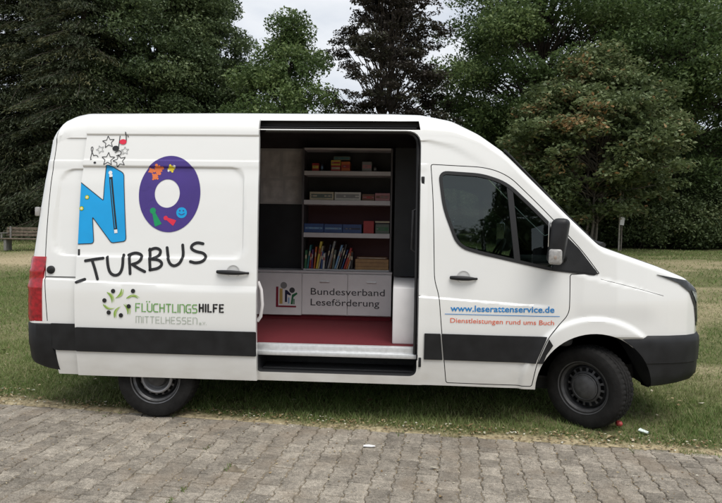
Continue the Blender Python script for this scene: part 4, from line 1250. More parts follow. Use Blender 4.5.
# paving of interlocking double-T blocks
def paver_mat():
    m, nt, b = new_mat('concrete_pavers')
    at = nt.nodes.new('ShaderNodeAttribute'); at.attribute_name = 'tint'
    tc = nt.nodes.new('ShaderNodeTexCoord')
    def noise(s, d=5):
        n = nt.nodes.new('ShaderNodeTexNoise'); n.inputs['Scale'].default_value = s; n.inputs['Detail'].default_value = d
        nt.links.new(tc.outputs['Object'], n.inputs['Vector']); return n
    big, mid_, fine = noise(.9, 4), noise(9, 6), noise(150, 3)
    cr = nt.nodes.new('ShaderNodeValToRGB')
    cr.color_ramp.elements[0].position = 0; cr.color_ramp.elements[0].color = (.198, .176, .146, 1)
    cr.color_ramp.elements[1].position = 1; cr.color_ramp.elements[1].color = (.300, .268, .222, 1)
    nt.links.new(at.outputs['Fac'], cr.inputs[0])
    def mul(prev, node, lo, hi, f0=.3, f1=.7):
        mr = nt.nodes.new('ShaderNodeMapRange'); mr.inputs['From Min'].default_value = f0; mr.inputs['From Max'].default_value = f1
        mr.inputs['To Min'].default_value = lo; mr.inputs['To Max'].default_value = hi
        nt.links.new(node.outputs['Fac'], mr.inputs['Value'])
        v = nt.nodes.new('ShaderNodeVectorMath'); v.operation = 'SCALE'; nt.links.new(prev, v.inputs[0]); nt.links.new(mr.outputs[0], v.inputs['Scale']); return v.outputs[0]
    c = mul(cr.outputs[0], big, .80, 1.16); c = mul(c, mid_, .76, 1.20); c = mul(c, noise(38, 4), .74, 1.22); c = mul(c, fine, .55, 1.45)
    # reddish-brown stains
    st = noise(2.2, 5); mr = nt.nodes.new('ShaderNodeMapRange'); mr.inputs['From Min'].default_value = .52; mr.inputs['From Max'].default_value = .68; mr.inputs['To Max'].default_value = .45
    nt.links.new(st.outputs['Fac'], mr.inputs['Value'])
    mx = nt.nodes.new('ShaderNodeMix'); mx.data_type = 'RGBA'; mx.inputs['B'].default_value = (.21, .165, .120, 1)
    nt.links.new(mr.outputs[0], mx.inputs['Factor']); nt.links.new(c, mx.inputs['A'])
    nt.links.new(mx.outputs['Result'], b.inputs['Base Color']); b.inputs['Roughness'].default_value = .9; b.inputs['Specular IOR Level'].default_value = .2
    bp = nt.nodes.new('ShaderNodeBump'); bp.inputs['Strength'].default_value = .5; bp.inputs['Distance'].default_value = .004
    nt.links.new(fine.outputs['Fac'], bp.inputs['Height']); nt.links.new(bp.outputs[0], b.inputs['Normal'])
    return m
WP, LP, AM = .145, .145, .0115
def paver_outline():
    pts = []
    hw, hl = WP / 2, LP / 2
    ys_ = [-hl, -hl * .62, -hl * .38, hl * .38, hl * .62, hl]
    xo = [AM, AM, -AM, -AM, AM, AM]
    for y, o in zip(ys_, xo): pts.append((hw + o * .55, y))
    for y, o in zip(ys_[::-1], xo[::-1]): pts.append((-hw - o * .55, y))
    return np.array(pts)
PO = paver_outline(); n_o = len(PO)
def shrink(p, d):
    out = offset_poly([tuple(q) for q in p], -d); return np.array(out)
P_a = shrink(PO, .0030); P_b = shrink(PO, .0075); P_c = shrink(PO, .013)
Vp, Fq, Tp, cnt = [], [], [], 0
caps = []
rs = np.random.RandomState(4)
tmpv = []
bmp = bmesh.new()
tints = []
na, nb = int(17 / WP), int(6.4 / LP)
Vall = []; Fall = []; Tall = []
idx = 0
for i in range(na):
    for j in range(-1 if i % 2 == 0 else 0, nb + 1):
        a0 = -6.5 + i * WP; b0 = -.07 - LP / 2 - j * LP + (LP / 2 if i % 2 else 0)
        tz = rs.normal(0, .0024); tx, ty = rs.normal(0, .010, 2); t = rs.rand(); ro = rs.normal(0, .008)
        jit = rs.normal(0, .0019, (n_o, 2))
        def ring(Pp, z):
            q = Pp + jit
            q = np.stack([q[:, 0] - ro * q[:, 1], q[:, 1] + ro * q[:, 0]], -1)
            aa, bb = a0 + q[:, 0], np.minimum(b0 + q[:, 1], .008 + .0 * q[:, 1])
            zz = z + tz + q[:, 0] * tx + q[:, 1] * ty
            return np.stack([-1.5 + aa * ca - bb * sa, .26 + aa * sa + bb * ca, zz], -1)
        Vall += [ring(P_a, -.028), ring(P_a, -.006), ring(P_b, -.0012), ring(P_c, 0)]
        for r in range(3):
            k = np.arange(n_o); k2 = (k + 1) % n_o
            Fall.append(np.stack([idx + r * n_o + k, idx + r * n_o + k2, idx + (r + 1) * n_o + k2, idx + (r + 1) * n_o + k], -1))
            Tall.append(np.full(n_o, t))
        # top: strips across the block (outline is symmetric, so join side to side)
        tb = idx + 3 * n_o; k = np.arange(n_o // 2 - 1)
        Fall.append(np.stack([tb + k, tb + k + 1, tb + n_o - 2 - k, tb + n_o - 1 - k], -1)); Tall.append(np.full(n_o // 2 - 1, t))
        idx += 4 * n_o
pv = np_mesh('pavement', np.concatenate(Vall), np.concatenate(Fall), paver_mat(), np.concatenate(Tall))
pv['kind'] = 'structure'
M['sand'] = mat('joint_sand', (.17, .14, .10), .95, var=.5, vscale=14, bump=.5, bscale=200)
# sandy bed filling the joints, and the rest of the yard beyond the modelled blocks
Xb, Yb = np.meshgrid(np.arange(-7, 11.01, .07), np.arange(-7, .121, .07))
zb = -.0095 + .005 * (vnoise(Xb, Yb, .12, 21) - .5) + .007 * (vnoise(Xb, Yb, .8, 22) - .5)
xw = -1.5 + Xb * ca - Yb * sa; yw = .26 + Xb * sa + Yb * ca
Vb = np.stack([xw, yw, zb], -1).reshape(-1, 3); nx, ny = Xb.shape[1], Xb.shape[0]
ii = np.arange(ny - 1)[:, None] * nx + np.arange(nx - 1)[None, :]
bed = np_mesh('pavement_bed', Vb, np.stack([ii, ii + 1, ii + nx + 1, ii + nx], -1).reshape(-1, 4), M['sand'], smooth=True)
bed['kind'] = 'structure'

# fallen leaves, bits and crumbs
def flat_bits(n, region, size, seed, zf, curl=.3, bias=None):
    rs = np.random.RandomState(seed)
    a = rs.uniform(region[0], region[1], n); b_ = rs.uniform(region[2], region[3], n)
    if bias: b_ = region[3] - np.abs(rs.normal(0, bias, n))
    x = -1.5 + a * ca - b_ * sa; y = .26 + a * sa + b_ * ca
    z = zf(x, y) + .002
    s = size * (.4 + rs.rand(n) * 1.1); th = rs.uniform(0, 2 * PI, n)
    ux, uy = np.cos(th) * s, np.sin(th) * s; vx, vy = -np.sin(th) * s * .55, np.cos(th) * s * .55
    lift = rs.rand(n, 4) * s[:, None] * curl
    V = np.stack([np.stack([x + ux, y + uy, z + lift[:, 0]], -1), np.stack([x + vx, y + vy, z + lift[:, 1]], -1), np.stack([x - ux, y - uy, z + lift[:, 2]], -1), np.stack([x - vx, y - vy, z + lift[:, 3]], -1)], 1).reshape(-1, 3)
    return V, np.arange(n * 4).reshape(-1, 4), rs.rand(n)
zp = lambda x, y: np.full_like(x, .002)
zg = lambda x, y: gz(x, y) + .012
parts = [flat_bits(3600, (-5, 9, -4.0, 0), .0045, 31, zp), flat_bits(900, (-5, 9, -4.0, .02), .009, 32, zp, .5, .8), flat_bits(3200, (-4.5, 9, 0, .22), .012, 33, zg, .6), flat_bits(1300, (-4.5, 0, 0, .45), .014, 37, zg, .6), flat_bits(260, (-4, 9, .2, 3.0), .014, 34, zg, .6), flat_bits(400, (-12, 16, 3, 18), .03, 35, zg, .5), flat_bits(90, (-4.5, 9, 0, 2.6), .026, 38, zg, .9), flat_bits(26, (-4.5, 9, -2.5, 0), .022, 39, zp, .9)]
rsj = np.random.RandomState(77); nj = 5200
colj = np.round(rsj.uniform(10, 95, nj)); aj = -6.5 + (colj + .5) * WP + rsj.normal(0, .010, nj); bj = -np.abs(rsj.normal(0, 1.9, nj))
keepj = rsj.rand(nj) < .25 + .9 * vnoise(aj, bj, .35, 31); aj, bj = aj[keepj], bj[keepj]; nj = len(aj)
xj = -1.5 + aj * ca - bj * sa; yj = .26 + aj * sa + bj * ca; sj = .0055 * (.4 + rsj.rand(nj)); tj = rsj.uniform(0, 6.28, nj)
zj = .001 + rsj.rand(nj) * .002
quad = [np.stack([xj + np.cos(tj + q * PI / 2) * sj * (1, .6)[q % 2], yj + np.sin(tj + q * PI / 2) * sj * (1, .6)[q % 2], zj + rsj.rand(nj) * .003], -1) for q in range(4)]
parts.append((np.stack(quad, 1).reshape(-1, 3), np.arange(nj * 4).reshape(-1, 4), .35 + .65 * rsj.rand(nj)))
Vs, Fs, Ts, o_n = [], [], [], 0
for v, f, t in parts: Vs.append(v); Fs.append(f + o_n); Ts.append(t); o_n += len(v)
M['litter'] = tint_mat('fallen_leaves', [(0, (.10, .06, .03)), (.5, (.26, .18, .09)), (.8, (.40, .33, .20)), (1, (.66, .62, .52))], .8)
lo = np_mesh('fallen_leaves', np.concatenate(Vs), np.concatenate(Fs), M['litter'], np.concatenate(Ts))
tag(lo, 'small dry leaves and crumbs scattered over the paving and the lawn edge', 'leaves', kind='stuff')
# weeds in joints and along the edge
rs = np.random.RandomState(40)
Vs, Ts = [], []
for k in range(70):
    a = rs.uniform(-4, 8.5); b_ = rs.uniform(-3.8, -.2) if k % 3 else rs.uniform(-.1, .1)
    a = -6.5 + (round((a + 6.5) / WP) + .5) * WP if k % 3 else a
    cx, cy = pave(a, b_)
    for q in range(rs.randint(8, 22)):
        x, y = cx + rs.normal(0, .012), cy + rs.normal(0, .03); th, ph = rs.uniform(0, 6.28, 2); h = rs.uniform(.006, .022); w = .004
        Vs.append([(x - w * math.cos(th), y - w * math.sin(th), -.004), (x + w * math.cos(th), y + w * math.sin(th), -.004), (x + h * .8 * math.cos(ph), y + h * .8 * math.sin(ph), h)]); Ts.append(rs.uniform(.2, .8))
Vs = np.array(Vs).reshape(-1, 3)
wo = np_mesh('weeds', Vs, np.arange(len(Vs)).reshape(-1, 3), M['grass'], np.array(Ts))
tag(wo, 'tiny weeds sprouting from the joints of the paving', 'weeds', kind='stuff')

# litter things
def gpt(x, y, dz=0): return (x, y, float(gz(np.array([x]), np.array([y]))[0]) + dz)
b = bmesh.new()
pts = [(-.045, -.012), (-.02, -.022), (.02, -.016), (.05, -.010), (.045, .008), (.0, .02), (-.04, .012)]
f = [b.verts.new((x, y, .004 + .006 * random.random())) for x, y in pts]; g2 = [b.verts.new((v.co.x, v.co.y, v.co.z + .0015)) for v in f]
b.faces.new(f[::-1]); b.faces.new(g2)
for k in range(7): b.faces.new((f[k - 1], f[k], g2[k], g2[k - 1]))
o = obj('paper_scrap', b, M['decal_white']); o.location = (1.916, -.464, .003)
tag(o, 'small white paper scrap lying on the paving', 'litter')
b = bmesh.new()
mt = Matrix.Translation((0, 0, .03)) @ Matrix.Rotation(1.35, 4, 'Y') @ Matrix.Rotation(.4, 4, 'Z')
prof = [(.022, -.05), (.026, -.045), (.034, .045), (.038, .05), (.036, .05), (.032, .044), (.024, -.042), (.001, -.043)]
lathe(b, prof, 24, 0, Matrix.Rotation(-.35, 4, 'Z') @ Matrix.Rotation(PI / 2 * .1, 4, 'X') @ Matrix.Translation((0, 0, .0)))
for v in b.verts: v.co.z = v.co.z * .55 + .02
for v in b.verts: v.co *= .72
o = obj('crushed_cup', b, mat('pale_plastic', (.62, .70, .66), .35), None, 40); o.location = gpt(4.149, -.02, .012); o.rotation_euler = (0, 0, 1.1)
tag(o, 'crushed pale plastic cup lying in the grass in front of the van wheel', 'litter')
b = bmesh.new(); bmesh.ops.create_uvsphere(b, u_segments=20, v_segments=14, radius=.03)
for v in b.verts:
    r = math.hypot(v.co.x, v.co.y); v.co.z = v.co.z * .88 - .008 * math.exp(-(r / .01) ** 2) * (1 if v.co.z > 0 else -.6)
o = obj('apple', b, mat('apple_skin', (.36, .05, .05), .35, var=.7, vscale=25), None, 60)
ap = gpt(4.00, .12, .035); o.location = ap
b = bmesh.new(); tube(b, [(0, 0, .018), (.004, .002, .036)], .0018, 6); obj('stem', b, M['bark'] if 'bark' in M else PM['brown'], o)
tag(o, 'small reddish windfall apple lying beside the front tyre', 'apple')

# ------------------------------------------------------------------ trees
M['bark'] = mat('bark_dark', (.060, .048, .038), .95, var=.4, vscale=7, bump=.8, bscale=25)
M['bark_grey'] = mat('bark_grey', (.17, .15, .125), .95, var=.35, vscale=9, bump=.6, bscale=30)
for k in ('bark', 'bark_grey'): pass
LEAF = {
 'spruce': tint_mat('spruce_needles', [(0, (.022, .032, .016)), (.6, (.044, .058, .028)), (.85, (.090, .098, .045)), (1, (.14, .13, .06))], .6, .1, k=1.0),
 'broad': tint_mat('broad_leaves', [(0, (.028, .044, .020)), (.5, (.055, .080, .034)), (.8, (.095, .125, .055)), (1, (.15, .18, .09))], .5, .3, k=1.4),
 'light': tint_mat('light_leaves', [(0, (.034, .058, .020)), (.5, (.064, .100, .034)), (.8, (.115, .160, .058)), (1, (.18, .22, .09))], .5, .35, k=1.35),
 'copper': tint_mat('copper_leaves', [(0, (.026, .021, .020)), (.6, (.040, .035, .028)), (.85, (.048, .054, .034)), (1, (.085, .070, .045))], .5, .2, k=1.5),
 'chestnut': tint_mat('chestnut_leaves', [(0, (.045, .066, .030)), (.50, (.095, .125, .052)), (.76, (.17, .20, .10)), (.84, (.22, .18, .09)), (1, (.27, .155, .07))], .55, .3, k=1.3),
 'hedge': tint_mat('hedge_leaves', [(0, (.022, .034, .014)), (.7, (.050, .070, .026)), (.9, (.09, .105, .045)), (1, (.12, .10, .05))], .6, .15, k=1.5)}

def leaf_mesh(name, pos, size, tint, m, parent, rs, aspect=.5, up=.5, axis=None, fold=.25):
    n = len(pos)
    nrm = rs.normal(0, 1, (n, 3)); nrm[:, 2] += up * 2; nrm /= np.linalg.norm(nrm, axis=1)[:, None]
    t = rs.normal(0, 1, (n, 3)) if axis is None else axis + rs.normal(0, .25, (n, 3))
    t -= nrm * (t * nrm).sum(1)[:, None]; t /= np.linalg.norm(t, axis=1)[:, None] + 1e-9
    b_ = np.cross(nrm, t); s = size[:, None]
    V = np.stack([pos - t * s * .5, pos + b_ * s * aspect * .5 + nrm * s * fold * .3 - t * s * .08, pos + t * s * .5, pos - b_ * s * aspect * .5 + nrm * s * fold * .3 - t * s * .08], 1).reshape(-1, 3)
    return np_mesh(name, V, np.arange(n * 4).reshape(-1, 4), m, tint, parent)

def limb(bm, p0, p1, r0, r1, sag=.0, seg=6, n=6, wob=.06, rs=None):
    p0, p1 = Vector(p0), Vector(p1); pts = []; rad = []; L = (p1 - p0).length
    for k in range(n + 1):
        t = k / n; p = p0.lerp(p1, t); p.z += sag * math.sin(PI * t) * L
        if 0 < k: p += Vector(rs.normal(0, wob * L / n, 3))
        pts.append(p); rad.append(r0 + (r1 - r0) * t)
    tube(bm, pts, rad, seg)
    return pts

def broad_tree(name, x, y, h, rad, base, label, kind, n_leaf, leaf, seed, trunk_r=.18, clumps=60, top_shape=1.0, cat='tree', group=None, stems=1, clump_r=.16, spread=.0, sparse=.0, bark='bark', up=.5, aspect=.5, flat=.8):
    rs = np.random.RandomState(seed)
    z0 = float(gz(np.array([x]), np.array([y]))[0])
    root = empty(name, (x, y, z0)); tag(root, label, cat, group)
    # clump centres fill an egg-shaped envelope, denser towards its skin
    cc = []
    zc = (base + h) / 2; hz = (h - base) / 2
    while len(cc) < clumps:
        u = rs.normal(0, 1, 3); u /= np.linalg.norm(u); r = rs.uniform(.35, 1) ** .6
        p = np.array([u[0] * rad * r, u[1] * rad * r, zc + u[2] * hz * r])
        t = (p[2] - base) / (h - base)
        wd = (1 - max(0, t - .45) / .55 * (1 - .45 * top_shape)) 
        p[0] *= wd * rs.uniform(.85, 1.12); p[1] *= wd; cc.append(p)
    cc = np.array(cc)
    cr = rad * clump_r * rs.uniform(.7, 1.6, clumps) + .12
    bm = bmesh.new()
    tops = []
    for s in range(stems):
        ang = 2 * PI * s / max(1, stems) + rs.rand(); off = Vector((math.cos(ang), math.sin(ang), 0)) * (.22 if stems > 1 else 0)
        th = h * (.78 if stems == 1 else .6)
        pts = limb(bm, off, off * (1 + spread * 6) + Vector((rs.normal(0, .2), rs.normal(0, .2), th)), trunk_r * (1.0 if stems == 1 else .5), trunk_r * .18, 0, 10, 9, .05, rs)
        tops.append(pts)
    for i in range(clumps):
        pts = tops[i % stems]; tz = cc[i][2] * .72
        p = min(pts, key=lambda q: abs(q.z - tz))
        limb(bm, p, cc[i], trunk_r * .22, .012, .05, 5, 5, .08, rs)
    trunk = obj('trunk', bm, M[bark], root, 60)
    w = cr ** 2; w /= w.sum()
    ids = rs.choice(clumps, n_leaf, p=w)
    u = rs.normal(0, 1, (n_leaf, 3)); u /= np.linalg.norm(u, axis=1)[:, None]
    rr = rs.rand(n_leaf) ** .45 * 1.15
    pos = cc[ids] + u * (cr[ids] * rr)[:, None] * np.array([1.25, 1.25, flat])
    # break the clumps up
    nz = vnoise(pos[:, 0] * 1.3 + pos[:, 2] * .7, pos[:, 2] * 1.4 - pos[:, 1] * .8, .45, seed % 13)
    keep = nz > (.22 + sparse)
    pos, ids = pos[keep], ids[keep]; n = len(pos)
    pos = pos[:, :]; ok = pos[:, 2] > .05; pos, ids = pos[ok], ids[ok]; n = len(pos)
    ct = rs.rand(clumps) * .5
    tint = np.clip(ct[ids] + rs.rand(n) * .5, 0, 1)
    if kind == 'chestnut': tint = np.clip(ct[ids] * .9 + rs.rand(n) * .42 + (rs.rand(n) < .04) * .35 + (vnoise(pos[:, 0], pos[:, 2], .45, 3) > .60) * (pos[:, 0] < -.6) * .22, 0, 1)
    leaf_mesh('crown', pos, leaf * rs.uniform(.6, 1.4, n), tint, LEAF[kind], root, rs, aspect, up)
    return root

def conifer(name, x, y, h, rad, base, label, kind, seed, trunk_r=.2, whorls=34, per=7, droop=-.25, needle=.20, dens=70, asp=.28, group=None, gap=0.0, hang=.5, taper=.9):
    rs = np.random.RandomState(seed)
    z0 = float(gz(np.array([x]), np.array([y]))[0])
    root = empty(name, (x, y, z0)); tag(root, label, 'tree', group)
    bm = bmesh.new()
    tp = limb(bm, (0, 0, -.1), (rs.normal(0, .15), 0, h), trunk_r, .02, 0, 10, 12, .01, rs)
    P, AX, TI, SZ = [], [], [], []
    for wv in range(whorls):
        t = wv / whorls; z = base + (h - base) * t
        L = rad * (1 - t) ** taper + .25
        for k in range(per):
            if rs.rand() < gap: continue
            a = rs.uniform(0, 2 * PI); l = L * rs.uniform(.55, 1.15); zz = z + rs.normal(0, .15)
            tip = np.array([math.cos(a) * l, math.sin(a) * l, zz + droop * l + rs.normal(0, .1)])
            p0 = np.array([0, 0, zz])
            limb(bm, p0, tip, .035 * (1 - t) + .012, .006, .06, 4, 4, .03, rs)
            n = int(dens * l); s = rs.rand(n) ** .7
            c = p0 + (tip - p0) * s[:, None]; side = rs.normal(0, 1, n) * (.10 + .22 * s) * l * .55
            c[:, 0] += -math.sin(a) * side; c[:, 1] += math.cos(a) * side; c[:, 2] += .06 * np.sin(PI * s) * l - np.abs(rs.normal(0, hang * .25, n)) - np.abs(side) * .15
            P.append(c); AX.append(np.tile([math.cos(a), math.sin(a), -hang], (n, 1))); TI.append(np.clip(rs.rand(n) * .55 + rs.rand() * .4 + s * .1, 0, 1))
    obj('trunk', bm, M['bark'], root, 60)
    P = np.concatenate(P); AX = np.concatenate(AX); TI = np.concatenate(TI); n = len(P)
    leaf_mesh('crown', P, needle * rs.uniform(.6, 1.4, n), TI, LEAF[kind], root, rs, asp, .3, AX)
    return root

conifer('spruce_tree', -17.6, 26.0, 17, 4.6, .6, 'dark drooping spruce tree at the left edge of the picture', 'spruce', 51, .22, 46, 12, -.36, .17, 210, .27, gap=.12, taper=.6)
conifer('spruce_tree', -13.7, 24.5, 18, 4.1, 1.0, 'dark spruce tree with thick bare trunk rising behind the rear of the van', 'spruce', 52, .38, 42, 10, -.38, .17, 200, .27, gap=.22, taper=.6)
broad_tree('leafy_tree', -11.0, 27.0, 16.5, 4.3, .6, 'dense dark green leafy tree just right of the thick-trunked spruce', 'broad', 180000, .155, 53, .2, 240, clump_r=.15, sparse=-.05, flat=.65)
broad_tree('leafy_tree', -8.5, 27.5, 14.8, 3.0, .6, 'dark green leafy tree between the dense leafy tree and the rounded tree', 'broad', 130000, .155, 54, .2, 190, clump_r=.16, sparse=-.05, flat=.65)
broad_tree('leafy_tree', -3.7, 25.5, 11.7, 2.9, .6, 'rounded green tree whose whole top shows against the sky above the van roof', 'light', 60000, .17, 55, .16, 120, clump_r=.16, sparse=.0, flat=.7)
broad_tree('copper_tree', 1.4, 26.5, 16.5, 3.2, .6, 'airy dark brownish tree with sprays of branches against the sky in the middle', 'copper', 105000, .15, 56, .16, 330, stems=4, spread=.14, clump_r=.105, flat=.28, sparse=.10, top_shape=1.0, up=.9, aspect=.5)
broad_tree('maple_tree', 9.9, 29.0, 18.5, 6.2, .6, 'tall dark green tree behind the browning chestnut, right of the airy tree', 'light', 190000, .175, 57, .3, 260, clump_r=.115, top_shape=1.0, sparse=-.02, flat=.6)
broad_tree('maple_tree', 17.6, 29.0, 18.5, 6.2, 1.2, 'tall dark green tree with dark trunk at the right edge of the picture', 'light', 190000, .175, 58, .38, 260, clump_r=.115, top_shape=1.0, sparse=-.02, flat=.6)
broad_tree('chestnut_tree', 11.0, 23.3, 9.0, 4.3, .8, 'small chestnut tree with browning leaves and several thin stems behind the bonnet', 'chestnut', 100000, .19, 59, .13, 260, stems=5, spread=.10, clump_r=.115, flat=.5, bark='bark_grey', up=.9, aspect=.6)
rs_ = np.random.RandomState(61)
words_ = ['behind the rear doors of the van', 'under the thick-trunked spruce']
shr = [(-20.5, 27.5, 3.4, 2.0, 'low dark bush under the spruce at the left edge'), (-17.0, 29.0, 4.2, 2.2, 'dark bush behind the bench at the left'), (-13.2, 28.5, 4.6, 2.4, 'tall dark bush behind the thick-trunked spruce'),
 (-9.0, 29.5, 4.2, 2.4, 'dark bush under the dense leafy tree'), (-4.5, 29.5, 4.0, 2.4, 'dark bush under the rounded tree'), (0.0, 29.5, 4.0, 2.4, 'dark bush left of the airy brownish tree foot'), (4.0, 29.0, 4.5, 2.2, 'dark bush right of the airy brownish tree foot'),
 (7.2, 26.8, 4.2, 1.9, 'dark bush seen through the gap above the windscreen'), (9.6, 26.6, 3.6, 1.7, 'dark bush behind the left stems of the chestnut'), (11.9, 26.6, 3.9, 1.7, 'dark bush directly behind the young staked tree'), (14.0, 26.4, 3.4, 1.6, 'dark bush right of the young staked tree'), (16.2, 26.6, 4.4, 1.8, 'tall dark bush left of the right-hand tree trunk'), (18.6, 26.4, 3.6, 1.8, 'low dark bush at the right edge of the hedge row'), (21.5, 27.0, 4.5, 2.2, 'dark bush beyond the right edge')]
for q, (x, hh_) in enumerate(((8.2, 2.4), (10.0, 2.0), (12.0, 2.3), (14.0, 2.6), (16.1, 2.1), (18.4, 2.7), (-15.4, 2.4), (-19.0, 2.6))):
    shr.append((x, 25.2 if x > 0 else 26.4, hh_, 1.5, ['low bush at the foot of the hedge nearest the windscreen', 'low bush under the left side of the chestnut', 'low bush directly behind the pale stake', 'low bush just right of the pale stake', 'small low bush in the right part of the hedge foot', 'low bush at the right edge of the lawn', 'low bush behind the right end of the bench', 'low bush behind the left end of the bench'][q]))
for i, (x, y, h, r, lab) in enumerate(shr):
    broad_tree('hedge_bush', x, y, h, r, .0, lab, 'hedge', 14000, .15, 70 + i, .06, 44, cat='bush', group='bushes in the hedge row', stems=3, clump_r=.26)
for i, (x, y, h, r, lab, k) in enumerate([(7.6, -26, 12.0, 2.4, 'tall leafy tree standing above the hedge behind the photographer', 1), (-3, -28, 8.8, 4.2, 'leftmost big bush of the hedge behind the photographer', 0), (3.5, -29, 8.4, 4.0, 'second big bush from the left behind the photographer', 0), (9.5, -28, 8.8, 4.0, 'big bush under the tall tree behind the photographer', 0), (16, -29, 8.4, 4.2, 'rightmost big bush of the hedge behind the photographer', 0)]):
    broad_tree('yard_tree' if k else 'yard_bush', x, y, h, r, 1.8 if k else .2, lab, 'broad', 11000, .36, 95 + i, .2, 40, cat='tree' if k else 'bush', clump_r=.26, **({} if k else {'group': 'bushes on the far side of the yard'}))
# far wood that closes the view behind the row
rs = np.random.RandomState(90); n = 150000
px_ = rs.uniform(-60, 60, n); pz = rs.rand(n) ** .8 * (6.5 + 3 * vnoise(px_, px_ * 0, 5, 5)) ; py = 40 + rs.rand(n) * 4 + 2 * vnoise(px_, pz, 4, 2)
far = leaf_mesh('far_wood', np.stack([px_, py, pz + 1.1], -1), rs.uniform(.3, .75, n), rs.rand(n), LEAF['hedge'], None, rs, .6, .2)
tag(far, 'dark mass of woodland far behind the row of trees', 'wood', kind='stuff')

M['stake'] = mat('weathered_stake', (.30, .28, .24), .9, var=.3)
# young staked tree
zz = gpt(12.15, 22.6)
root = empty('young_tree', zz); tag(root, 'thin young tree on a pale stake with a white tag before the hedge', 'tree')
b = bmesh.new(); rs = np.random.RandomState(5)
limb(b, (0, 0, 0), (.05, 0, 4.2), .035, .012, 0, 8, 8, .01, rs); obj('trunk', b, M['bark_grey'], root, 60)
b = bmesh.new(); tube(b, [(-.10, -.02, 0), (-.10, -.02, 3.3)], .035, 8); obj('stake', b, M['stake'], root, 40)
b = bmesh.new(); box(b, -.24, -.06, -.06, -.055, 1.15, 1.50, .0, 0, 1, Matrix.Rotation(.12, 4, 'Y')); obj('tag', b, M['decal_white'], root)
n = 700; p = np.stack([rs.normal(0, .35, n), rs.normal(0, .35, n), rs.uniform(1.4, 4.4, n)], -1)
leaf_mesh('crown', p, rs.uniform(.08, .2, n), rs.rand(n), LEAF['chestnut'], root, rs, .5, .5)

# park bench by the path
bx, by = -12.0, 17.2
zz = gpt(bx, by)
root = empty('park_bench', zz, math.radians(6)); tag(root, 'old dark park bench by the sandy path, left of the van', 'bench')
M['bench_wood'] = mat('bench_wood', (.12, .095, .07), .85, var=.4, vscale=12)
M['bench_leg'] = mat('bench_leg', (.16, .155, .145), .9, var=.2)
b = bmesh.new()
for k in range(4): box(b, -.95, .95, -.24 + k * .115, -.14 + k * .115, .43, .47, .006)
obj('seat', b, M['bench_wood'], root)
b = bmesh.new()
for k in range(3): box(b, -.95, .95, .24 + k * .02, .27 + k * .02, .54 + k * .125, .635 + k * .125, .006)
obj('backrest', b, M['bench_wood'], root)
for x in (-.78, .78):
    b = bmesh.new(); box(b, x - .05, x + .05, -.2, .22, 0, .43, .01); box(b, x - .03, x + .03, .20, .24, .40, .92, .008, 0, 2, Matrix.Rotation(0, 4, 'X'))
    obj('leg', b, M['bench_leg'], root)
for x in (-.90, .90):
    b = bmesh.new(); box(b, x - .03, x + .03, -.24, .24, .64, .68, .008); box(b, x - .025, x + .025, -.22, -.17, .47, .64, .005); obj('armrest', b, M['bench_leg'], root)

# ------------------------------------------------------------------ light, sky, camera
to_sun = Vector((.24, -.44, 1.0)).normalized()
elev = math.asin(to_sun.z); az = math.atan2(to_sun.x, to_sun.y)
w = bpy.data.worlds.new('World'); scene.world = w; w.use_nodes = True
nt = w.node_tree; bg = nt.nodes['Background']
sky = nt.nodes.new('ShaderNodeTexSky'); sky.sky_type = 'NISHITA'; sky.sun_disc = False
sky.sun_elevation = elev; sky.sun_rotation = az; sky.air_density = 1.0; sky.dust_density = 2.0
tc = nt.nodes.new('ShaderNodeTexCoord')
mp = nt.nodes.new('ShaderNodeMapping'); mp.inputs['Scale'].default_value = (1, 1, 2.4); nt.links.new(tc.outputs['Generated'], mp.inputs[0])
n = nt.nodes.new('ShaderNodeTexNoise'); n.inputs['Scale'].default_value = 3.2; n.inputs['Detail'].default_value = 7; n.inputs['Roughness'].default_value = .55
nt.links.new(mp.outputs[0], n.inputs['Vector'])
cr = nt.nodes.new('ShaderNodeValToRGB'); cr.color_ramp.elements[0].position = .28; cr.color_ramp.elements[1].position = .55
cr.color_ramp.elements[0].color = (.62, .62, .62, 1); cr.color_ramp.elements[1].color = (1, 1, 1, 1)
nt.links.new(n.outputs['Fac'], cr.inputs[0])
cl = nt.nodes.new('ShaderNodeValToRGB'); cl.color_ramp.elements[0].position = .35; cl.color_ramp.elements[1].position = .65
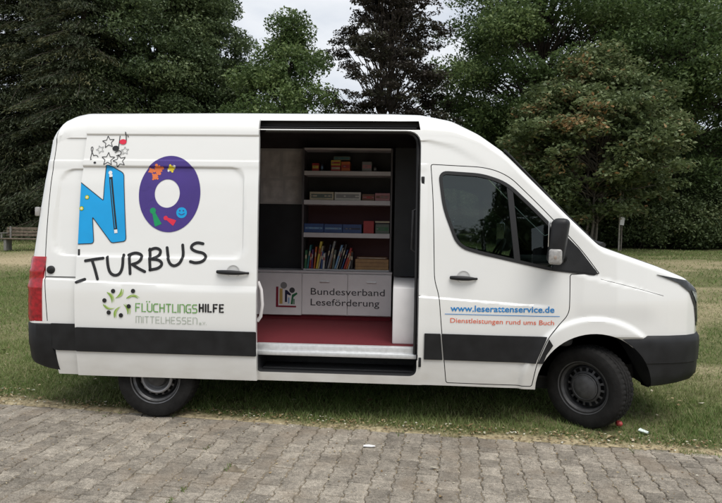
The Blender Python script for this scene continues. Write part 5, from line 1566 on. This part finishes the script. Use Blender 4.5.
cl.color_ramp.elements[0].color = (4.9, 5.3, 5.9, 1); cl.color_ramp.elements[1].color = (6.6, 6.8, 7.1, 1)
n2 = nt.nodes.new('ShaderNodeTexNoise'); n2.inputs['Scale'].default_value = 5; n2.inputs['Detail'].default_value = 6
nt.links.new(mp.outputs[0], n2.inputs['Vector']); nt.links.new(n2.outputs['Fac'], cl.inputs[0])
mx = nt.nodes.new('ShaderNodeMix'); mx.data_type = 'RGBA'
nt.links.new(cr.outputs[0], mx.inputs['Factor']); nt.links.new(sky.outputs[0], mx.inputs['A']); nt.links.new(cl.outputs[0], mx.inputs['B'])
nt.links.new(mx.outputs['Result'], bg.inputs['Color']); bg.inputs['Strength'].default_value = .10

sd = bpy.data.lights.new('sun', 'SUN'); sd.energy = 2.1; sd.angle = math.radians(40); sd.color = (1, .96, .90)
so = bpy.data.objects.new('sun', sd); COL.objects.link(so); so.location = (0, 0, 20)
so.rotation_euler = (-to_sun).to_track_quat('-Z', 'Y').to_euler()

cd = bpy.data.cameras.new('camera'); cam = bpy.data.objects.new('camera', cd); COL.objects.link(cam)
cd.sensor_width = 36; cd.lens = 600 / 722 * 36; cd.clip_end = 2000; cd.clip_start = .05
yaw, pitch, roll = math.radians(3.4), math.radians(-2.5), math.radians(.93)
fw = Vector((-math.sin(yaw) * math.cos(pitch), math.cos(yaw) * math.cos(pitch), math.sin(pitch)))
r0 = fw.cross(Vector((0, 0, 1))).normalized(); u0 = r0.cross(fw)
r_ = r0 * math.cos(roll) + u0 * math.sin(roll); u_ = -r0 * math.sin(roll) + u0 * math.cos(roll)
mw = Matrix((( r_.x, u_.x, -fw.x), (r_.y, u_.y, -fw.y), (r_.z, u_.z, -fw.z)))
cam.matrix_world = Matrix.Translation((2.1, -5.0, 1.7)) @ mw.to_4x4()
scene.camera = cam
scene.render.engine = 'CYCLES'
scene.view_settings.view_transform = 'Standard'; scene.view_settings.look = 'None'
scene.view_settings.exposure = .48; scene.view_settings.gamma = 1; scene.view_settings.use_curve_mapping = False
